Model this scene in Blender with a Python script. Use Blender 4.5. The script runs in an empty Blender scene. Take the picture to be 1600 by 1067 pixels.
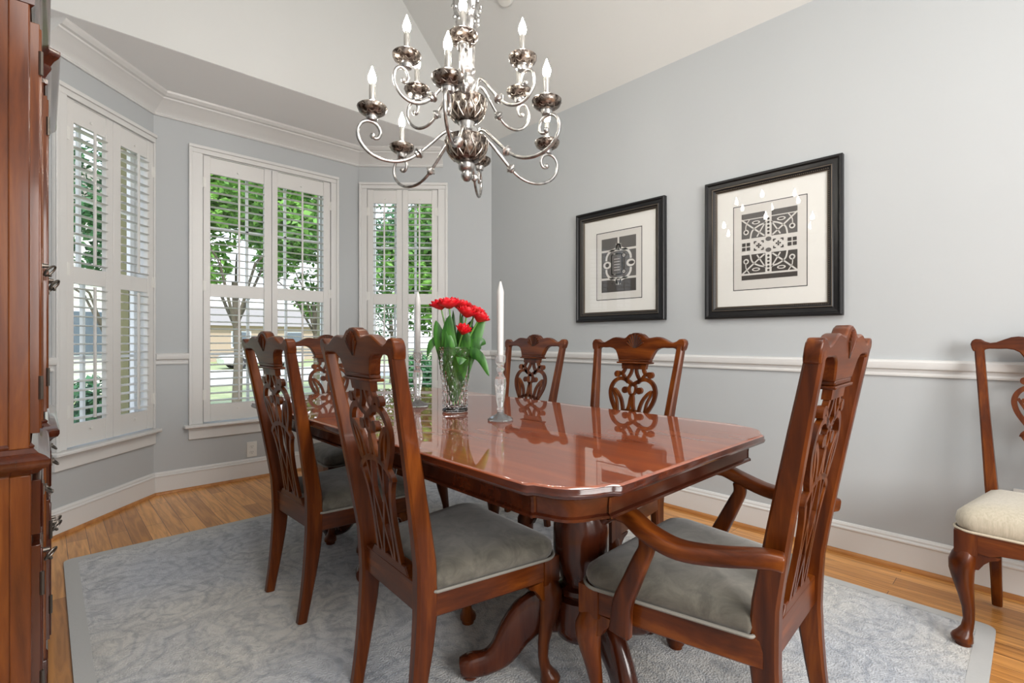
import bpy, bmesh, math, random
from mathutils import Vector, Matrix
random.seed(7)
R = math.radians
sc = bpy.context.scene
COL = sc.collection

# ------------------------------------------------------------------ camera, world, sun, lights, exposure
TH = R(43.35)
cam_d = bpy.data.cameras.new('camera'); cam = bpy.data.objects.new('camera', cam_d); COL.objects.link(cam)
cam.location = (0, 0, 1.05); cam.rotation_euler = (R(90), 0, -TH)
cam_d.sensor_width = 36; cam_d.lens = 36 * 774 / 1600; cam_d.shift_y = -2.0 / 1600; cam_d.clip_start = 0.02; cam_d.clip_end = 300
sc.camera = cam

world = bpy.data.worlds.new('sky'); sc.world = world; world.use_nodes = True
wn = world.node_tree.nodes; wl = world.node_tree.links
bg = wn['Background']
wtc = wn.new('ShaderNodeTexCoord'); wsep = wn.new('ShaderNodeSeparateXYZ'); wramp = wn.new('ShaderNodeValToRGB')
wl.new(wtc.outputs['Generated'], wsep.inputs[0]); wl.new(wsep.outputs['Z'], wramp.inputs[0])
wramp.color_ramp.elements[0].position = 0.0; wramp.color_ramp.elements[0].color = (.95, .97, 1, 1)
wramp.color_ramp.elements[1].position = 0.6; wramp.color_ramp.elements[1].color = (.55, .72, 1, 1)
wl.new(wramp.outputs[0], bg.inputs[0]); bg.inputs[1].default_value = 2.0

def light(name, kind, loc, rot, energy, color=(1, 1, 1), size=None, size_y=None, angle=None):
    d = bpy.data.lights.new(name, kind); d.energy = energy; d.color = color
    if kind == 'AREA':
        d.shape = 'RECTANGLE'; d.size = size; d.size_y = size_y or size
    if kind == 'SUN': d.angle = angle or R(1)
    o = bpy.data.objects.new(name, d); COL.objects.link(o); o.location = loc; o.rotation_euler = rot
    return o
light('sun', 'SUN', (0, -10, 20), (R(42), 0, R(-14)), 3.8, (1, .96, .88), angle=R(1.5))
light('added_overhead_fill', 'AREA', (0.7, -0.6, 3.2), (R(16), 0, R(8)), 52, (1, .97, .94), 1.8, 1.6)  # added overhead fill behind the camera, no fixture belongs to it
light('added_rear_fill', 'AREA', (0.7, -1.8, 1.5), (R(98), 0, R(-18)), 84, (1, .98, .96), 1.5, 1.3)  # unseen fill added behind the camera to brighten the bay, like bounced flash

sc.view_settings.view_transform = 'Standard'; sc.view_settings.look = 'None'
sc.view_settings.exposure = 0.18; sc.view_settings.gamma = 1.0; sc.view_settings.use_curve_mapping = False
sc.cycles.use_denoising = True
sc.cycles.max_bounces = 10; sc.cycles.transparent_max_bounces = 12; sc.cycles.transmission_bounces = 8; sc.cycles.glossy_bounces = 5
sc.cycles.sample_clamp_indirect = 6.0

# ------------------------------------------------------------------ materials
def mat(name, color=(.8, .8, .8), rough=.5, metal=0, coat=0, coat_rough=.1, spec=.5, emit=None, es=0, trans=0, ior=1.5, sheen=0, alpha=1):
    m = bpy.data.materials.new(name); m.use_nodes = True
    b = m.node_tree.nodes['Principled BSDF']
    b.inputs['Base Color'].default_value = (*color, 1); b.inputs['Roughness'].default_value = rough
    b.inputs['Metallic'].default_value = metal; b.inputs['Coat Weight'].default_value = coat
    b.inputs['Coat Roughness'].default_value = coat_rough; b.inputs['Specular IOR Level'].default_value = spec
    b.inputs['Transmission Weight'].default_value = trans; b.inputs['IOR'].default_value = ior
    b.inputs['Sheen Weight'].default_value = sheen
    if emit: b.inputs['Emission Color'].default_value = (*emit, 1); b.inputs['Emission Strength'].default_value = es
    return m
def nodes(m): return m.node_tree.nodes, m.node_tree.links, m.node_tree.nodes['Principled BSDF']
def noise_input(m, scale=(1, 1, 1), nscale=5, detail=4, rough=.5, dist=0, coord='Object'):
    n, l, b = nodes(m)
    tc = n.new('ShaderNodeTexCoord'); mp = n.new('ShaderNodeMapping'); nz = n.new('ShaderNodeTexNoise')
    mp.inputs['Scale'].default_value = scale; l.new(tc.outputs[coord], mp.inputs[0]); l.new(mp.outputs[0], nz.inputs[0])
    nz.inputs['Scale'].default_value = nscale; nz.inputs['Detail'].default_value = detail
    nz.inputs['Roughness'].default_value = rough; nz.inputs['Distortion'].default_value = dist
    return nz
def ramp(m, src, stops):
    n, l, b = nodes(m); r = n.new('ShaderNodeValToRGB'); l.new(src, r.inputs[0])
    e = r.color_ramp.elements
    e[0].position, e[0].color = stops[0][0], (*stops[0][1], 1)
    e[1].position, e[1].color = stops[-1][0], (*stops[-1][1], 1)
    for p, c in stops[1:-1]:
        x = e.new(p); x.color = (*c, 1)
    return r
def bump(m, src, strength=.2, dist=.01):
    n, l, b = nodes(m); bp = n.new('ShaderNodeBump'); bp.inputs['Strength'].default_value = strength
    bp.inputs['Distance'].default_value = dist; l.new(src, bp.inputs['Height']); l.new(bp.outputs[0], b.inputs['Normal'])
def wood(name, dark, mid, lite, axis='z', rough=.34, coat=.22, coat_rough=.12, coat_ior=1.5):
    m = mat(name, rough=rough, coat=coat, coat_rough=coat_rough)
    s = {'z': (1, 1, .1), 'x': (.1, 1, 1), 'y': (1, .1, 1)}[axis]
    nz = noise_input(m, s, 22, 6, .6, .4)
    r = ramp(m, nz.outputs[0], [(.3, dark), (.5, mid), (.72, lite)]); m.node_tree.nodes['Principled BSDF'].inputs['Specular IOR Level'].default_value = .22
    n, l, b = nodes(m); l.new(r.outputs[0], b.inputs['Base Color']); b.inputs['Coat IOR'].default_value = coat_ior
    return m
def painted(name, color, rough=.5, bs=.03):
    m = mat(name, color, rough); nz = noise_input(m, (1, 1, 1), 90, 3); bump(m, nz.outputs[0], bs, .002); return m

M = {}
M['wall'] = painted('wall_paint', (.445, .468, .480), .6)
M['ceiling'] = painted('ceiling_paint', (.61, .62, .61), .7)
M['bay_ceiling_lit'] = painted('bay_ceiling_painted_light', (.84, .85, .85), .7)  # same ceiling, whitened: extra brightness in the bay is put into the colour
M['trim'] = painted('trim_paint', (.66, .66, .65), .35, .01)
M['shutter'] = painted('shutter_paint', (.67, .665, .65), .4, .01)
CH = ((.036, .0065, .001), (.092, .019, .0022), (.20, .052, .006))
M['cherry_z'] = wood('cherry_wood_upright', *CH, 'z')
M['cherry_x'] = wood('cherry_wood_cross', *CH, 'x')
M['cherry_y'] = wood('cherry_wood_lengthwise', *CH, 'y')
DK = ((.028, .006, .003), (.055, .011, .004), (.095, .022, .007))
M['dark_z'] = wood('dark_cherry_upright', *DK, 'z', .25, .6)
M['dark_x'] = wood('dark_cherry_cross', *DK, 'x', .25, .6)
M['dark_y'] = wood('dark_cherry_lengthwise', *DK, 'y', .25, .6)
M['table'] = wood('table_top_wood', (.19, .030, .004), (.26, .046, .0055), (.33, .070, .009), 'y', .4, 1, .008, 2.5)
M['band'] = wood('table_band_wood', (.30, .075, .02), (.40, .11, .03), (.50, .16, .05), 'x', .3, 1, .015, 1.75)
M['cab'] = wood('cabinet_wood', (.060, .013, .0025), (.125, .031, .005), (.23, .070, .011), 'z', .3, .6, .1)
M['cab_dark'] = wood('cabinet_wood_dark', *DK, 'z', .2, .8)
M['silver'] = mat('brushed_silver', (.62, .60, .58), .33, 1)
nz = noise_input(M['silver'], (1, 1, 1), 40, 3); r_ = ramp(M['silver'], nz.outputs[0], [(.35, (.30, .295, .29)), (.65, (.56, .55, .54))])
M['silver'].node_tree.links.new(r_.outputs[0], M['silver'].node_tree.nodes['Principled BSDF'].inputs['Base Color'])
M['bronze'] = mat('antique_bronze', (.10, .075, .06), .28, .85, .3)
nz = noise_input(M['bronze'], (1, 1, 1), 60, 3); r_ = ramp(M['bronze'], nz.outputs[0], [(.4, (.035, .022, .016)), (.7, (.36, .31, .27))])
M['bronze'].node_tree.links.new(r_.outputs[0], M['bronze'].node_tree.nodes['Principled BSDF'].inputs['Base Color'])
M['relief'] = mat('worn_silver_relief', (.34, .30, .26), .3, .9)
M['bulb'] = mat('lit_bulb', (1, .95, .85), .3, emit=(1, .93, .82), es=175)
M['candle_sleeve'] = mat('candle_sleeve', (.42, .41, .39), .25, .7)
M['glass'] = mat('crystal_glass', (1, 1, 1), .0, trans=1, ior=1.5)
M['crystal'] = mat('faceted_crystal', (1, 1, 1), .02, trans=.88, ior=1.5)
M['water'] = mat('water', (.93, 1, .93), .0, trans=1, ior=1.2)
M['wax'] = mat('white_wax', (.66, .66, .64), .35, coat=.2)
M['pewter'] = mat('aged_pewter', (.16, .14, .12), .3, .9)
M['black_frame'] = mat('black_frame', (.007, .007, .008), .38, spec=.35)
M['bronze_line'] = mat('bronze_frame_edge', (.16, .13, .10), .35, .6)
M['mat_board'] = painted('mat_board', (.70, .70, .67), .7, .01)
M['paper'] = mat('print_paper', (.60, .59, .56), .7)
M['ink'] = mat('print_ink', (.045, .04, .036), .7)
M['ink_grey'] = mat('print_ink_grey', (.10, .096, .092), .7)
M['ink_black'] = mat('print_ink_black', (.015, .015, .015), .6)
M['plastic'] = mat('white_plastic', (.72, .72, .69), .3)
M['slot'] = mat('outlet_slot', (.03, .03, .03), .5)
M['olive'] = painted('olive_brickmould', (.17, .155, .055), .5)
M['sash'] = mat('white_sash', (.75, .77, .78), .4)
def pane_mat(name, k=1.0, ior=1.45):
    m = bpy.data.materials.new(name); m.use_nodes = True; n = m.node_tree.nodes; l = m.node_tree.links; n.clear()
    o = n.new('ShaderNodeOutputMaterial'); mx = n.new('ShaderNodeMixShader'); t = n.new('ShaderNodeBsdfTransparent')
    g = n.new('ShaderNodeBsdfGlossy'); f = n.new('ShaderNodeFresnel'); f.inputs['IOR'].default_value = ior
    g.inputs['Roughness'].default_value = .0; mt = n.new('ShaderNodeMath'); mt.operation = 'MULTIPLY'; mt.inputs[1].default_value = k
    gm = n.new('ShaderNodeNewGeometry'); bf = n.new('ShaderNodeMath'); bf.operation = 'SUBTRACT'; bf.inputs[0].default_value = 1; l.new(gm.outputs['Backfacing'], bf.inputs[1]); m3 = n.new('ShaderNodeMath'); m3.operation = 'MULTIPLY'; l.new(f.outputs[0], mt.inputs[0]); l.new(mt.outputs[0], m3.inputs[0]); l.new(bf.outputs[0], m3.inputs[1]); l.new(m3.outputs[0], mx.inputs[0]); l.new(t.outputs[0], mx.inputs[1]); l.new(g.outputs[0], mx.inputs[2]); l.new(mx.outputs[0], o.inputs[0])
    return m
M['pane'] = pane_mat('window_glass')
M['picture_glass'] = pane_mat('picture_glass', 1.0, 1.45)
def fabric(name, c1, c2, stretch=(1, 1, 1), sheen=.4):
    m = mat(name, c1, .85, sheen=sheen); nz = noise_input(m, stretch, 14, 6, .65, .6)
    r = ramp(m, nz.outputs[0], [(.38, c1), (.65, c2)]); n, l, b = nodes(m); l.new(r.outputs[0], b.inputs['Base Color'])
    nz2 = noise_input(m, (1, 1, 1), 500, 2); bump(m, nz2.outputs[0], .35, .001); return m
M['groove'] = mat('carved_groove', (.018, .007, .004), .6)
M['velvet'] = fabric('grey_taupe_velvet', (.080, .074, .058), (.165, .152, .122))
M['cream'] = fabric('cream_striped_fabric', (.42, .375, .285), (.52, .47, .37), (9, 9, .5))
M['piping'] = mat('seat_piping', (.25, .24, .21), .7)
M['cream_piping'] = mat('cream_piping', (.5, .44, .34), .7)

# floor: oak strips running along Y
m = mat('oak_strip_floor', rough=.3, coat=.25, coat_rough=.2); n, l, b = nodes(m)
tc = n.new('ShaderNodeTexCoord'); mp = n.new('ShaderNodeMapping'); mp.inputs['Rotation'].default_value = (0, 0, R(90)); l.new(tc.outputs['Object'], mp.inputs[0])
bk = n.new('ShaderNodeTexBrick'); l.new(mp.outputs[0], bk.inputs[0])
bk.inputs['Scale'].default_value = 1; bk.inputs['Brick Width'].default_value = 1.15; bk.inputs['Row Height'].default_value = .083
bk.inputs['Mortar Size'].default_value = .0012; bk.inputs['Mortar Smooth'].default_value = .1; bk.offset = .37; bk.inputs['Bias'].default_value = 0
bk.inputs['Color1'].default_value = (.46, .20, .048, 1); bk.inputs['Color2'].default_value = (.76, .38, .115, 1); bk.inputs['Mortar'].default_value = (.10, .04, .015, 1)
mp2 = n.new('ShaderNodeMapping'); mp2.inputs['Scale'].default_value = (1, .07, 1); l.new(tc.outputs['Object'], mp2.inputs[0])
g = n.new('ShaderNodeTexNoise'); g.inputs['Scale'].default_value = 38; g.inputs['Detail'].default_value = 7; g.inputs['Distortion'].default_value = 1.2; l.new(mp2.outputs[0], g.inputs[0])
gr = n.new('ShaderNodeValToRGB'); l.new(g.outputs[0], gr.inputs[0]); gr.color_ramp.elements[0].position = .3; gr.color_ramp.elements[0].color = (.62, .55, .48, 1); gr.color_ramp.elements[1].position = .62; gr.color_ramp.elements[1].color = (1.1, 1.08, 1.05, 1)
mx = n.new('ShaderNodeMix'); mx.data_type = 'RGBA'; mx.blend_type = 'MULTIPLY'; mx.inputs[0].default_value = 1
l.new(bk.outputs[0], mx.inputs[6]); l.new(gr.outputs[0], mx.inputs[7]); l.new(mx.outputs[2], b.inputs['Base Color'])
M['floor'] = m
M['shoe'] = wood('oak_shoe_mould', (.30, .12, .035), (.42, .18, .055), (.5, .24, .08), 'y', .35, .2)

# rug: pale blue grey damask
m = mat('damask_rug', rough=.95, sheen=.3); n, l, b = nodes(m)
tc = n.new('ShaderNodeTexCoord')
nz = n.new('ShaderNodeTexNoise'); nz.inputs['Scale'].default_value = 3.2; nz.inputs['Detail'].default_value = 3; l.new(tc.outputs['Object'], nz.inputs[0])
add = n.new('ShaderNodeMix'); add.data_type = 'VECTOR'; add.inputs[0].default_value = .2
l.new(tc.outputs['Object'], add.inputs[4]); l.new(nz.outputs['Color'], add.inputs[5])
vo = n.new('ShaderNodeTexVoronoi'); vo.inputs['Scale'].default_value = 3.1; l.new(add.outputs[1], vo.inputs[0])
sn = n.new('ShaderNodeMath'); sn.operation = 'MULTIPLY'; sn.inputs[1].default_value = 46; l.new(vo.outputs['Distance'], sn.inputs[0])
s2 = n.new('ShaderNodeMath'); s2.operation = 'SINE'; l.new(sn.outputs[0], s2.inputs[0])
nzb = n.new('ShaderNodeTexNoise'); nzb.inputs['Scale'].default_value = 1.3; nzb.inputs['Detail'].default_value = 2; l.new(tc.outputs['Object'], nzb.inputs[0])
base = n.new('ShaderNodeValToRGB'); l.new(nzb.outputs[0], base.inputs[0])
base.color_ramp.elements[0].position = .38; base.color_ramp.elements[0].color = (.50, .525, .57, 1)
base.color_ramp.elements[1].position = .62; base.color_ramp.elements[1].color = (.62, .60, .555, 1)
rg = n.new('ShaderNodeValToRGB'); l.new(s2.outputs[0], rg.inputs[0])
rg.color_ramp.elements[0].position = .42; rg.color_ramp.elements[0].color = (1, 1, 1, 1); rg.color_ramp.elements[1].position = .98; rg.color_ramp.elements[1].color = (.70, .73, .78, 1)
nzc = n.new('ShaderNodeTexNoise'); nzc.inputs['Scale'].default_value = 16; nzc.inputs['Detail'].default_value = 8; nzc.inputs['Roughness'].default_value = .7; nzc.inputs['Distortion'].default_value = 1.5; l.new(tc.outputs['Object'], nzc.inputs[0])
rc = n.new('ShaderNodeValToRGB'); l.new(nzc.outputs[0], rc.inputs[0]); rc.color_ramp.elements[0].position = .36; rc.color_ramp.elements[0].color = (.58, .60, .64, 1); rc.color_ramp.elements[1].position = .56; rc.color_ramp.elements[1].color = (1.05, 1.05, 1.05, 1)
m1 = n.new('ShaderNodeMix'); m1.data_type = 'RGBA'; m1.blend_type = 'MULTIPLY'; m1.inputs[0].default_value = .62; l.new(base.outputs[0], m1.inputs[6]); l.new(rg.outputs[0], m1.inputs[7])
m2 = n.new('ShaderNodeMix'); m2.data_type = 'RGBA'; m2.blend_type = 'MULTIPLY'; m2.inputs[0].default_value = .9; l.new(m1.outputs[2], m2.inputs[6]); l.new(rc.outputs[0], m2.inputs[7])
l.new(m2.outputs[2], b.inputs['Base Color'])
nzd = n.new('ShaderNodeTexNoise'); nzd.inputs['Scale'].default_value = 160; nzd.inputs['Detail'].default_value = 3; l.new(tc.outputs['Object'], nzd.inputs[0])
bump(m, nzd.outputs[0], .9, .010)
M['rug'] = m
M['rug_edge'] = painted('rug_binding', (.46, .465, .46), .9, .4)

# plants and outdoors
M['petal'] = mat('red_petal', (.75, .012, .02), .45); nz = noise_input(M['petal'], (1, 1, 1), 30, 3)
r_ = ramp(M['petal'], nz.outputs[0], [(.4, (.85, .012, .03)), (.7, (.55, .02, .015))]); M['petal'].node_tree.links.new(r_.outputs[0], M['petal'].node_tree.nodes['Principled BSDF'].inputs['Base Color'])
M['leaf'] = mat('tulip_leaf', (.06, .22, .03), .35); nz = noise_input(M['leaf'], (1, 1, .2), 40, 3)
r_ = ramp(M['leaf'], nz.outputs[0], [(.35, (.014, .075, .010)), (.7, (.07, .26, .03))]); M['leaf'].node_tree.links.new(r_.outputs[0], M['leaf'].node_tree.nodes['Principled BSDF'].inputs['Base Color'])
M['stem'] = mat('tulip_stem', (.16, .38, .07), .4)
def leafmat(name, a, c):
    m = mat(name, a, .6); nz = noise_input(m, (1, 1, 1), 1.4, 4, .7); r = ramp(m, nz.outputs[0], [(.35, a), (.65, c)])
    n, l, b = nodes(m); l.new(r.outputs[0], b.inputs['Base Color']); return m
M['foliage'] = leafmat('tree_leaves', (.05, .16, .02), (.20, .42, .07))
M['foliage_dark'] = leafmat('dark_leaves', (.02, .09, .03), (.07, .22, .07))
M['bark'] = painted('tree_bark', (.12, .10, .075), .9, .3)
M['lawn'] = leafmat('lawn', (.24, .30, .10), (.38, .40, .18))
M['drive'] = painted('pale_driveway', (.58, .54, .48), .9, .2)
M['brick'] = painted('tan_brick', (.42, .33, .25), .9, .2)
M['roof'] = painted('shingle_roof', (.30, .27, .24), .9, .3)
m = mat('pale_siding', (.62, .62, .58), .7); n, l, b = nodes(m); tc = n.new('ShaderNodeTexCoord'); wv = n.new('ShaderNodeTexWave'); wv.wave_type = 'BANDS'; wv.bands_direction = 'Z'
wv.inputs['Scale'].default_value = 2.2; l.new(tc.outputs['Object'], wv.inputs[0]); bump(m, wv.outputs[0], .5, .03); M['siding'] = m
M['car_paint'] = mat('white_car_paint', (.75, .76, .78), .2, coat=1)
M['tire'] = mat('tire', (.02, .02, .02), .7); M['car_glass'] = mat('car_glass', (.03, .04, .05), .05)
M['dark_pane'] = mat('far_window', (.10, .13, .16), .15)

# ------------------------------------------------------------------ mesh builder
class MB:
    def __init__(s): s.v = []; s.f = []
    def add(s, vs, fs, T=None):
        o = len(s.v); s.v += [tuple(T @ Vector(p)) if T is not None else tuple(p) for p in vs]
        s.f += [tuple(i + o for i in f) for f in fs]; return s
    def box(s, a, b, T=None):
        x0, y0, z0 = a; x1, y1, z1 = b
        if x0 > x1: x0, x1 = x1, x0
        if y0 > y1: y0, y1 = y1, y0
        if z0 > z1: z0, z1 = z1, z0
        return s.add([(x0, y0, z0), (x1, y0, z0), (x1, y1, z0), (x0, y1, z0), (x0, y0, z1), (x1, y0, z1), (x1, y1, z1), (x0, y1, z1)],
                     [(0, 3, 2, 1), (4, 5, 6, 7), (0, 1, 5, 4), (1, 2, 6, 5), (2, 3, 7, 6), (3, 0, 4, 7)], T)
    def loft(s, rings, cap=True, closed=True, T=None):
        n = len(rings[0]); vs = [p for r in rings for p in r]; fs = []
        for i in range(len(rings) - 1):
            for j in range(n if closed else n - 1):
                k = (j + 1) % n; fs.append((i * n + j, i * n + k, (i + 1) * n + k, (i + 1) * n + j))
        if cap: fs += [tuple(range(n - 1, -1, -1)), tuple((len(rings) - 1) * n + j for j in range(n))]
        return s.add(vs, fs, T)
    def lathe(s, prof, seg=24, T=None, mod=None, cap=True):
        rings = []
        for i, (r, z) in enumerate(prof):
            rings.append([((r * (mod(2 * math.pi * k / seg, z) if mod else 1)) * math.cos(2 * math.pi * k / seg), (r * (mod(2 * math.pi * k / seg, z) if mod else 1)) * math.sin(2 * math.pi * k / seg), z) for k in range(seg)])
        return s.loft(rings, cap, True, T)
    def tube(s, pts, rad, seg=10, T=None, cap=True, flat=1.0):
        pts = [Vector(p) for p in pts]; n = len(pts); rings = []; up = None
        for i, p in enumerate(pts):
            d = (pts[min(i + 1, n - 1)] - pts[max(i - 1, 0)]).normalized()
            if up is None:
                up = Vector((0, 0, 1)) if abs(d.z) < .9 else Vector((1, 0, 0))
            a = d.cross(up); a = a.normalized() if a.length > 1e-6 else Vector((1, 0, 0)); c = a.cross(d).normalized(); up = c
            r = rad[i] if isinstance(rad, (list, tuple)) else rad
            rings.append([tuple(p + a * (r * math.cos(2 * math.pi * k / seg)) + c * (r * flat * math.sin(2 * math.pi * k / seg))) for k in range(seg)])
        return s.loft(rings, cap, True, T)
    def sweep_rect(s, pts, w, t, side, T=None):
        """rectangular bar along pts; w is the width along 'side' vector(s), t the other thickness"""
        pts = [Vector(p) for p in pts]; n = len(pts); rings = []
        for i, p in enumerate(pts):
            d = (pts[min(i + 1, n - 1)] - pts[max(i - 1, 0)]).normalized()
            a = Vector(side); a = (a - d * a.dot(d)).normalized(); c = d.cross(a)
            wi = w[i] if isinstance(w, (list, tuple)) else w; ti = t[i] if isinstance(t, (list, tuple)) else t
            b = min(wi, ti) * .18; hw, ht = wi / 2, ti / 2
            o = [(hw, ht - b), (hw - b, ht), (-hw + b, ht), (-hw, ht - b), (-hw, -ht + b), (-hw + b, -ht), (hw - b, -ht), (hw, -ht + b)]
            rings.append([tuple(p + a * x + c * y) for x, y in o])
        return s.loft(rings, True, True, T)
    def sphere(s, c, r, seg=14, sz=1.0, T=None):
        rg = []
        for i in range(1, seg // 2):
            a = math.pi * i / (seg // 2)
            rg.append([(c[0] + r * math.sin(a) * math.cos(2 * math.pi * k / seg), c[1] + r * math.sin(a) * math.sin(2 * math.pi * k / seg), c[2] - r * sz * math.cos(a)) for k in range(seg)])
        return s.loft(rg, True, True, T)
    def prism(s, poly, h0, h1, f=lambda u, v, h: (u, v, h), T=None):
        """poly in 2D, extruded from h0 to h1"""
        n = len(poly)
        vs = [f(u, v, h0) for u, v in poly] + [f(u, v, h1) for u, v in poly]
        fs = [tuple(range(n - 1, -1, -1)), tuple(range(n, 2 * n))] + [(i, (i + 1) % n, n + (i + 1) % n, n + i) for i in range(n)]
        return s.add(vs, fs, T)
    def build(s, name, m, parent=None, smooth=True, bevel=0, angle=38, seg=2):
        me = bpy.data.meshes.new(name); me.from_pydata(s.v, [], s.f)
        bm = bmesh.new(); bm.from_mesh(me); bmesh.ops.recalc_face_normals(bm, faces=bm.faces); bm.to_mesh(me); bm.free()
        me.materials.append(M[m] if isinstance(m, str) else m)
        if smooth:
            me.polygons.foreach_set('use_smooth', [True] * len(me.polygons)); me.set_sharp_from_angle(angle=R(angle))
        o = bpy.data.objects.new(name, me); COL.objects.link(o)
        if bevel:
            b = o.modifiers.new('bevel', 'BEVEL'); b.width = bevel; b.segments = seg; b.limit_method = 'ANGLE'; b.angle_limit = R(35); b.harden_normals = False
        if parent: o.parent = parent
        return o
def tag(o, label=None, cat=None, group=None, kind=None):
    if label: o['label'] = label
    if cat: o['category'] = cat
    if group: o['group'] = group
    if kind: o['kind'] = kind
    return o
def empty(name, loc=(0, 0, 0), rz=0):
    o = bpy.data.objects.new(name, None); COL.objects.link(o); o.location = loc; o.rotation_euler = (0, 0, rz); o.empty_display_size = .1; return o
def struct(mb, name, m, **k): return tag(mb.build(name, m, **k), kind='structure')
def copy_tree(o, parent=None):
    c = o.copy(); COL.objects.link(c); c.parent = parent
    for ch in list(o.children): copy_tree(ch, c)
    return c
def smoothpath(pts, k=4):
    """Catmull-Rom subdivision"""
    P = [Vector(p) for p in pts]; out = []
    for i in range(len(P) - 1):
        p0 = P[max(i - 1, 0)]; p1 = P[i]; p2 = P[i + 1]; p3 = P[min(i + 2, len(P) - 1)]
        for j in range(k):
            t = j / k
            out.append(.5 * ((2 * p1) + (-p0 + p2) * t + (2 * p0 - 5 * p1 + 4 * p2 - p3) * t * t + (-p0 + 3 * p1 - 3 * p2 + p3) * t ** 3))
    out.append(P[-1]); return out
def interp(xs, ys, x):
    if x <= xs[0]: return ys[0]
    for i in range(len(xs) - 1):
        if x <= xs[i + 1]: return ys[i] + (ys[i + 1] - ys[i]) * (x - xs[i]) / (xs[i + 1] - xs[i])
    return ys[-1]

# ------------------------------------------------------------------ room shell
XR, XL, YB, YG = 2.88, -.47, -2.2, 3.315
CLX, CRX, YC = .537, 2.01, 4.10
ZH = 2.71; YH = 3.39; ZS = 2.80; PITCH = 1.05
P_left = (XL, 3.055)      # left wall meets bay wall
C1 = (CLX, YC); C2 = (CRX, YC); C3 = (XR, YG)
WT = .2
# floor
mb = MB(); mb.prism([(XL - .1, YB - .1), (XR + .1, YB - .1), (XR + .1, YG + .05), (CRX + .07, YC + .1), (CLX - .07, YC + .1), (XL - .1, 3.055 + .02)], -.12, 0)
struct(mb, 'floor', 'floor', smooth=False)
struct(MB().box((XR, YB - .15, 0), (XR + .15, YG + .08, ZS + .02)), 'wall_right', 'wall', smooth=False)
struct(MB().box((XL - .15, YB - .15, 0), (XL, 3.055, ZS + .02)), 'wall_left', 'wall', smooth=False)
struct(MB().box((XL, YB - .15, 0), (XR, YB, 4.5)), 'wall_back', 'wall', smooth=False)
# gable wall above the bay and vaulted ceiling
xm = (XR + XL) / 2; zr = ZS + PITCH * (XR - xm)
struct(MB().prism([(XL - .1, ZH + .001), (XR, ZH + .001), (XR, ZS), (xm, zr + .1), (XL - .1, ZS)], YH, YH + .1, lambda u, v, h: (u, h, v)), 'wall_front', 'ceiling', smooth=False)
for nm, xs in (('ceiling_right_slope', XR), ('ceiling_left_slope', XL)):
    sg = 1 if xs > xm else -1
    e = .12 * sg
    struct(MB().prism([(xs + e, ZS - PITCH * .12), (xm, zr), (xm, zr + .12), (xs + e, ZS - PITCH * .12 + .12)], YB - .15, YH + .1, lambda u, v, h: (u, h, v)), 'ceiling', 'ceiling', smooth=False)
struct(MB().prism([(-.27, YH + .003), (XR + .05, YH + .003), (CRX + .1, YC + .15), (CLX - .1, YC + .15)], ZH, ZH + .08), 'ceiling_bay', 'bay_ceiling_lit', smooth=False)

def frame(P, rz): return Matrix.Translation((P[0], P[1], 0)) @ Matrix.Rotation(rz, 4, 'Z')
AL = math.atan2(YC - 3.055, CLX - XL); AR = math.atan2(YG - YC, XR - CRX)
LEN_L = math.hypot(YC - 3.055, CLX - XL); LEN_R = math.hypot(YG - YC, XR - CRX)
# (name, frame, wall s range, opening s range, casing s range, panel split)
WINS = [('left', C1, AL, (-LEN_L, 0), (-.715, -.014), (-.60 - .018, -.068), .07, 'window_1'),
        ('middle', C1, 0, (0, CRX - CLX), (.285, 1.220), (.333, 1.160), .082, 'window_2'),
        ('right', C2, AR, (0, LEN_R), (.079, .700), (.135, .646), .07, 'window_3')]
ZSILL, ZTOP = .455, 2.38
def wall_with_hole(name, P, rz, s0, s1, o0, o1, ztop):
    T = frame(P, rz); m = MB()
    m.box((s0, 0, 0), (o0, WT, ztop), T); m.box((o1, 0, 0), (s1, WT, ztop), T)
    m.box((o0, 0, 0), (o1, WT, ZSILL - .02), T); m.box((o0, 0, ZTOP), (o1, WT, ztop), T)
    struct(m, name, 'wall', smooth=False)
wall_with_hole('wall_bay_left', C1, AL, -LEN_L, 0, -.665, -.012, 3.3)
wall_with_hole('wall_bay_middle', C1, 0, 0, CRX - CLX, .285, 1.220, 2.74)
wall_with_hole('wall_bay_right', C2, AR, 0, LEN_R, .079, .700, 2.82)

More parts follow.
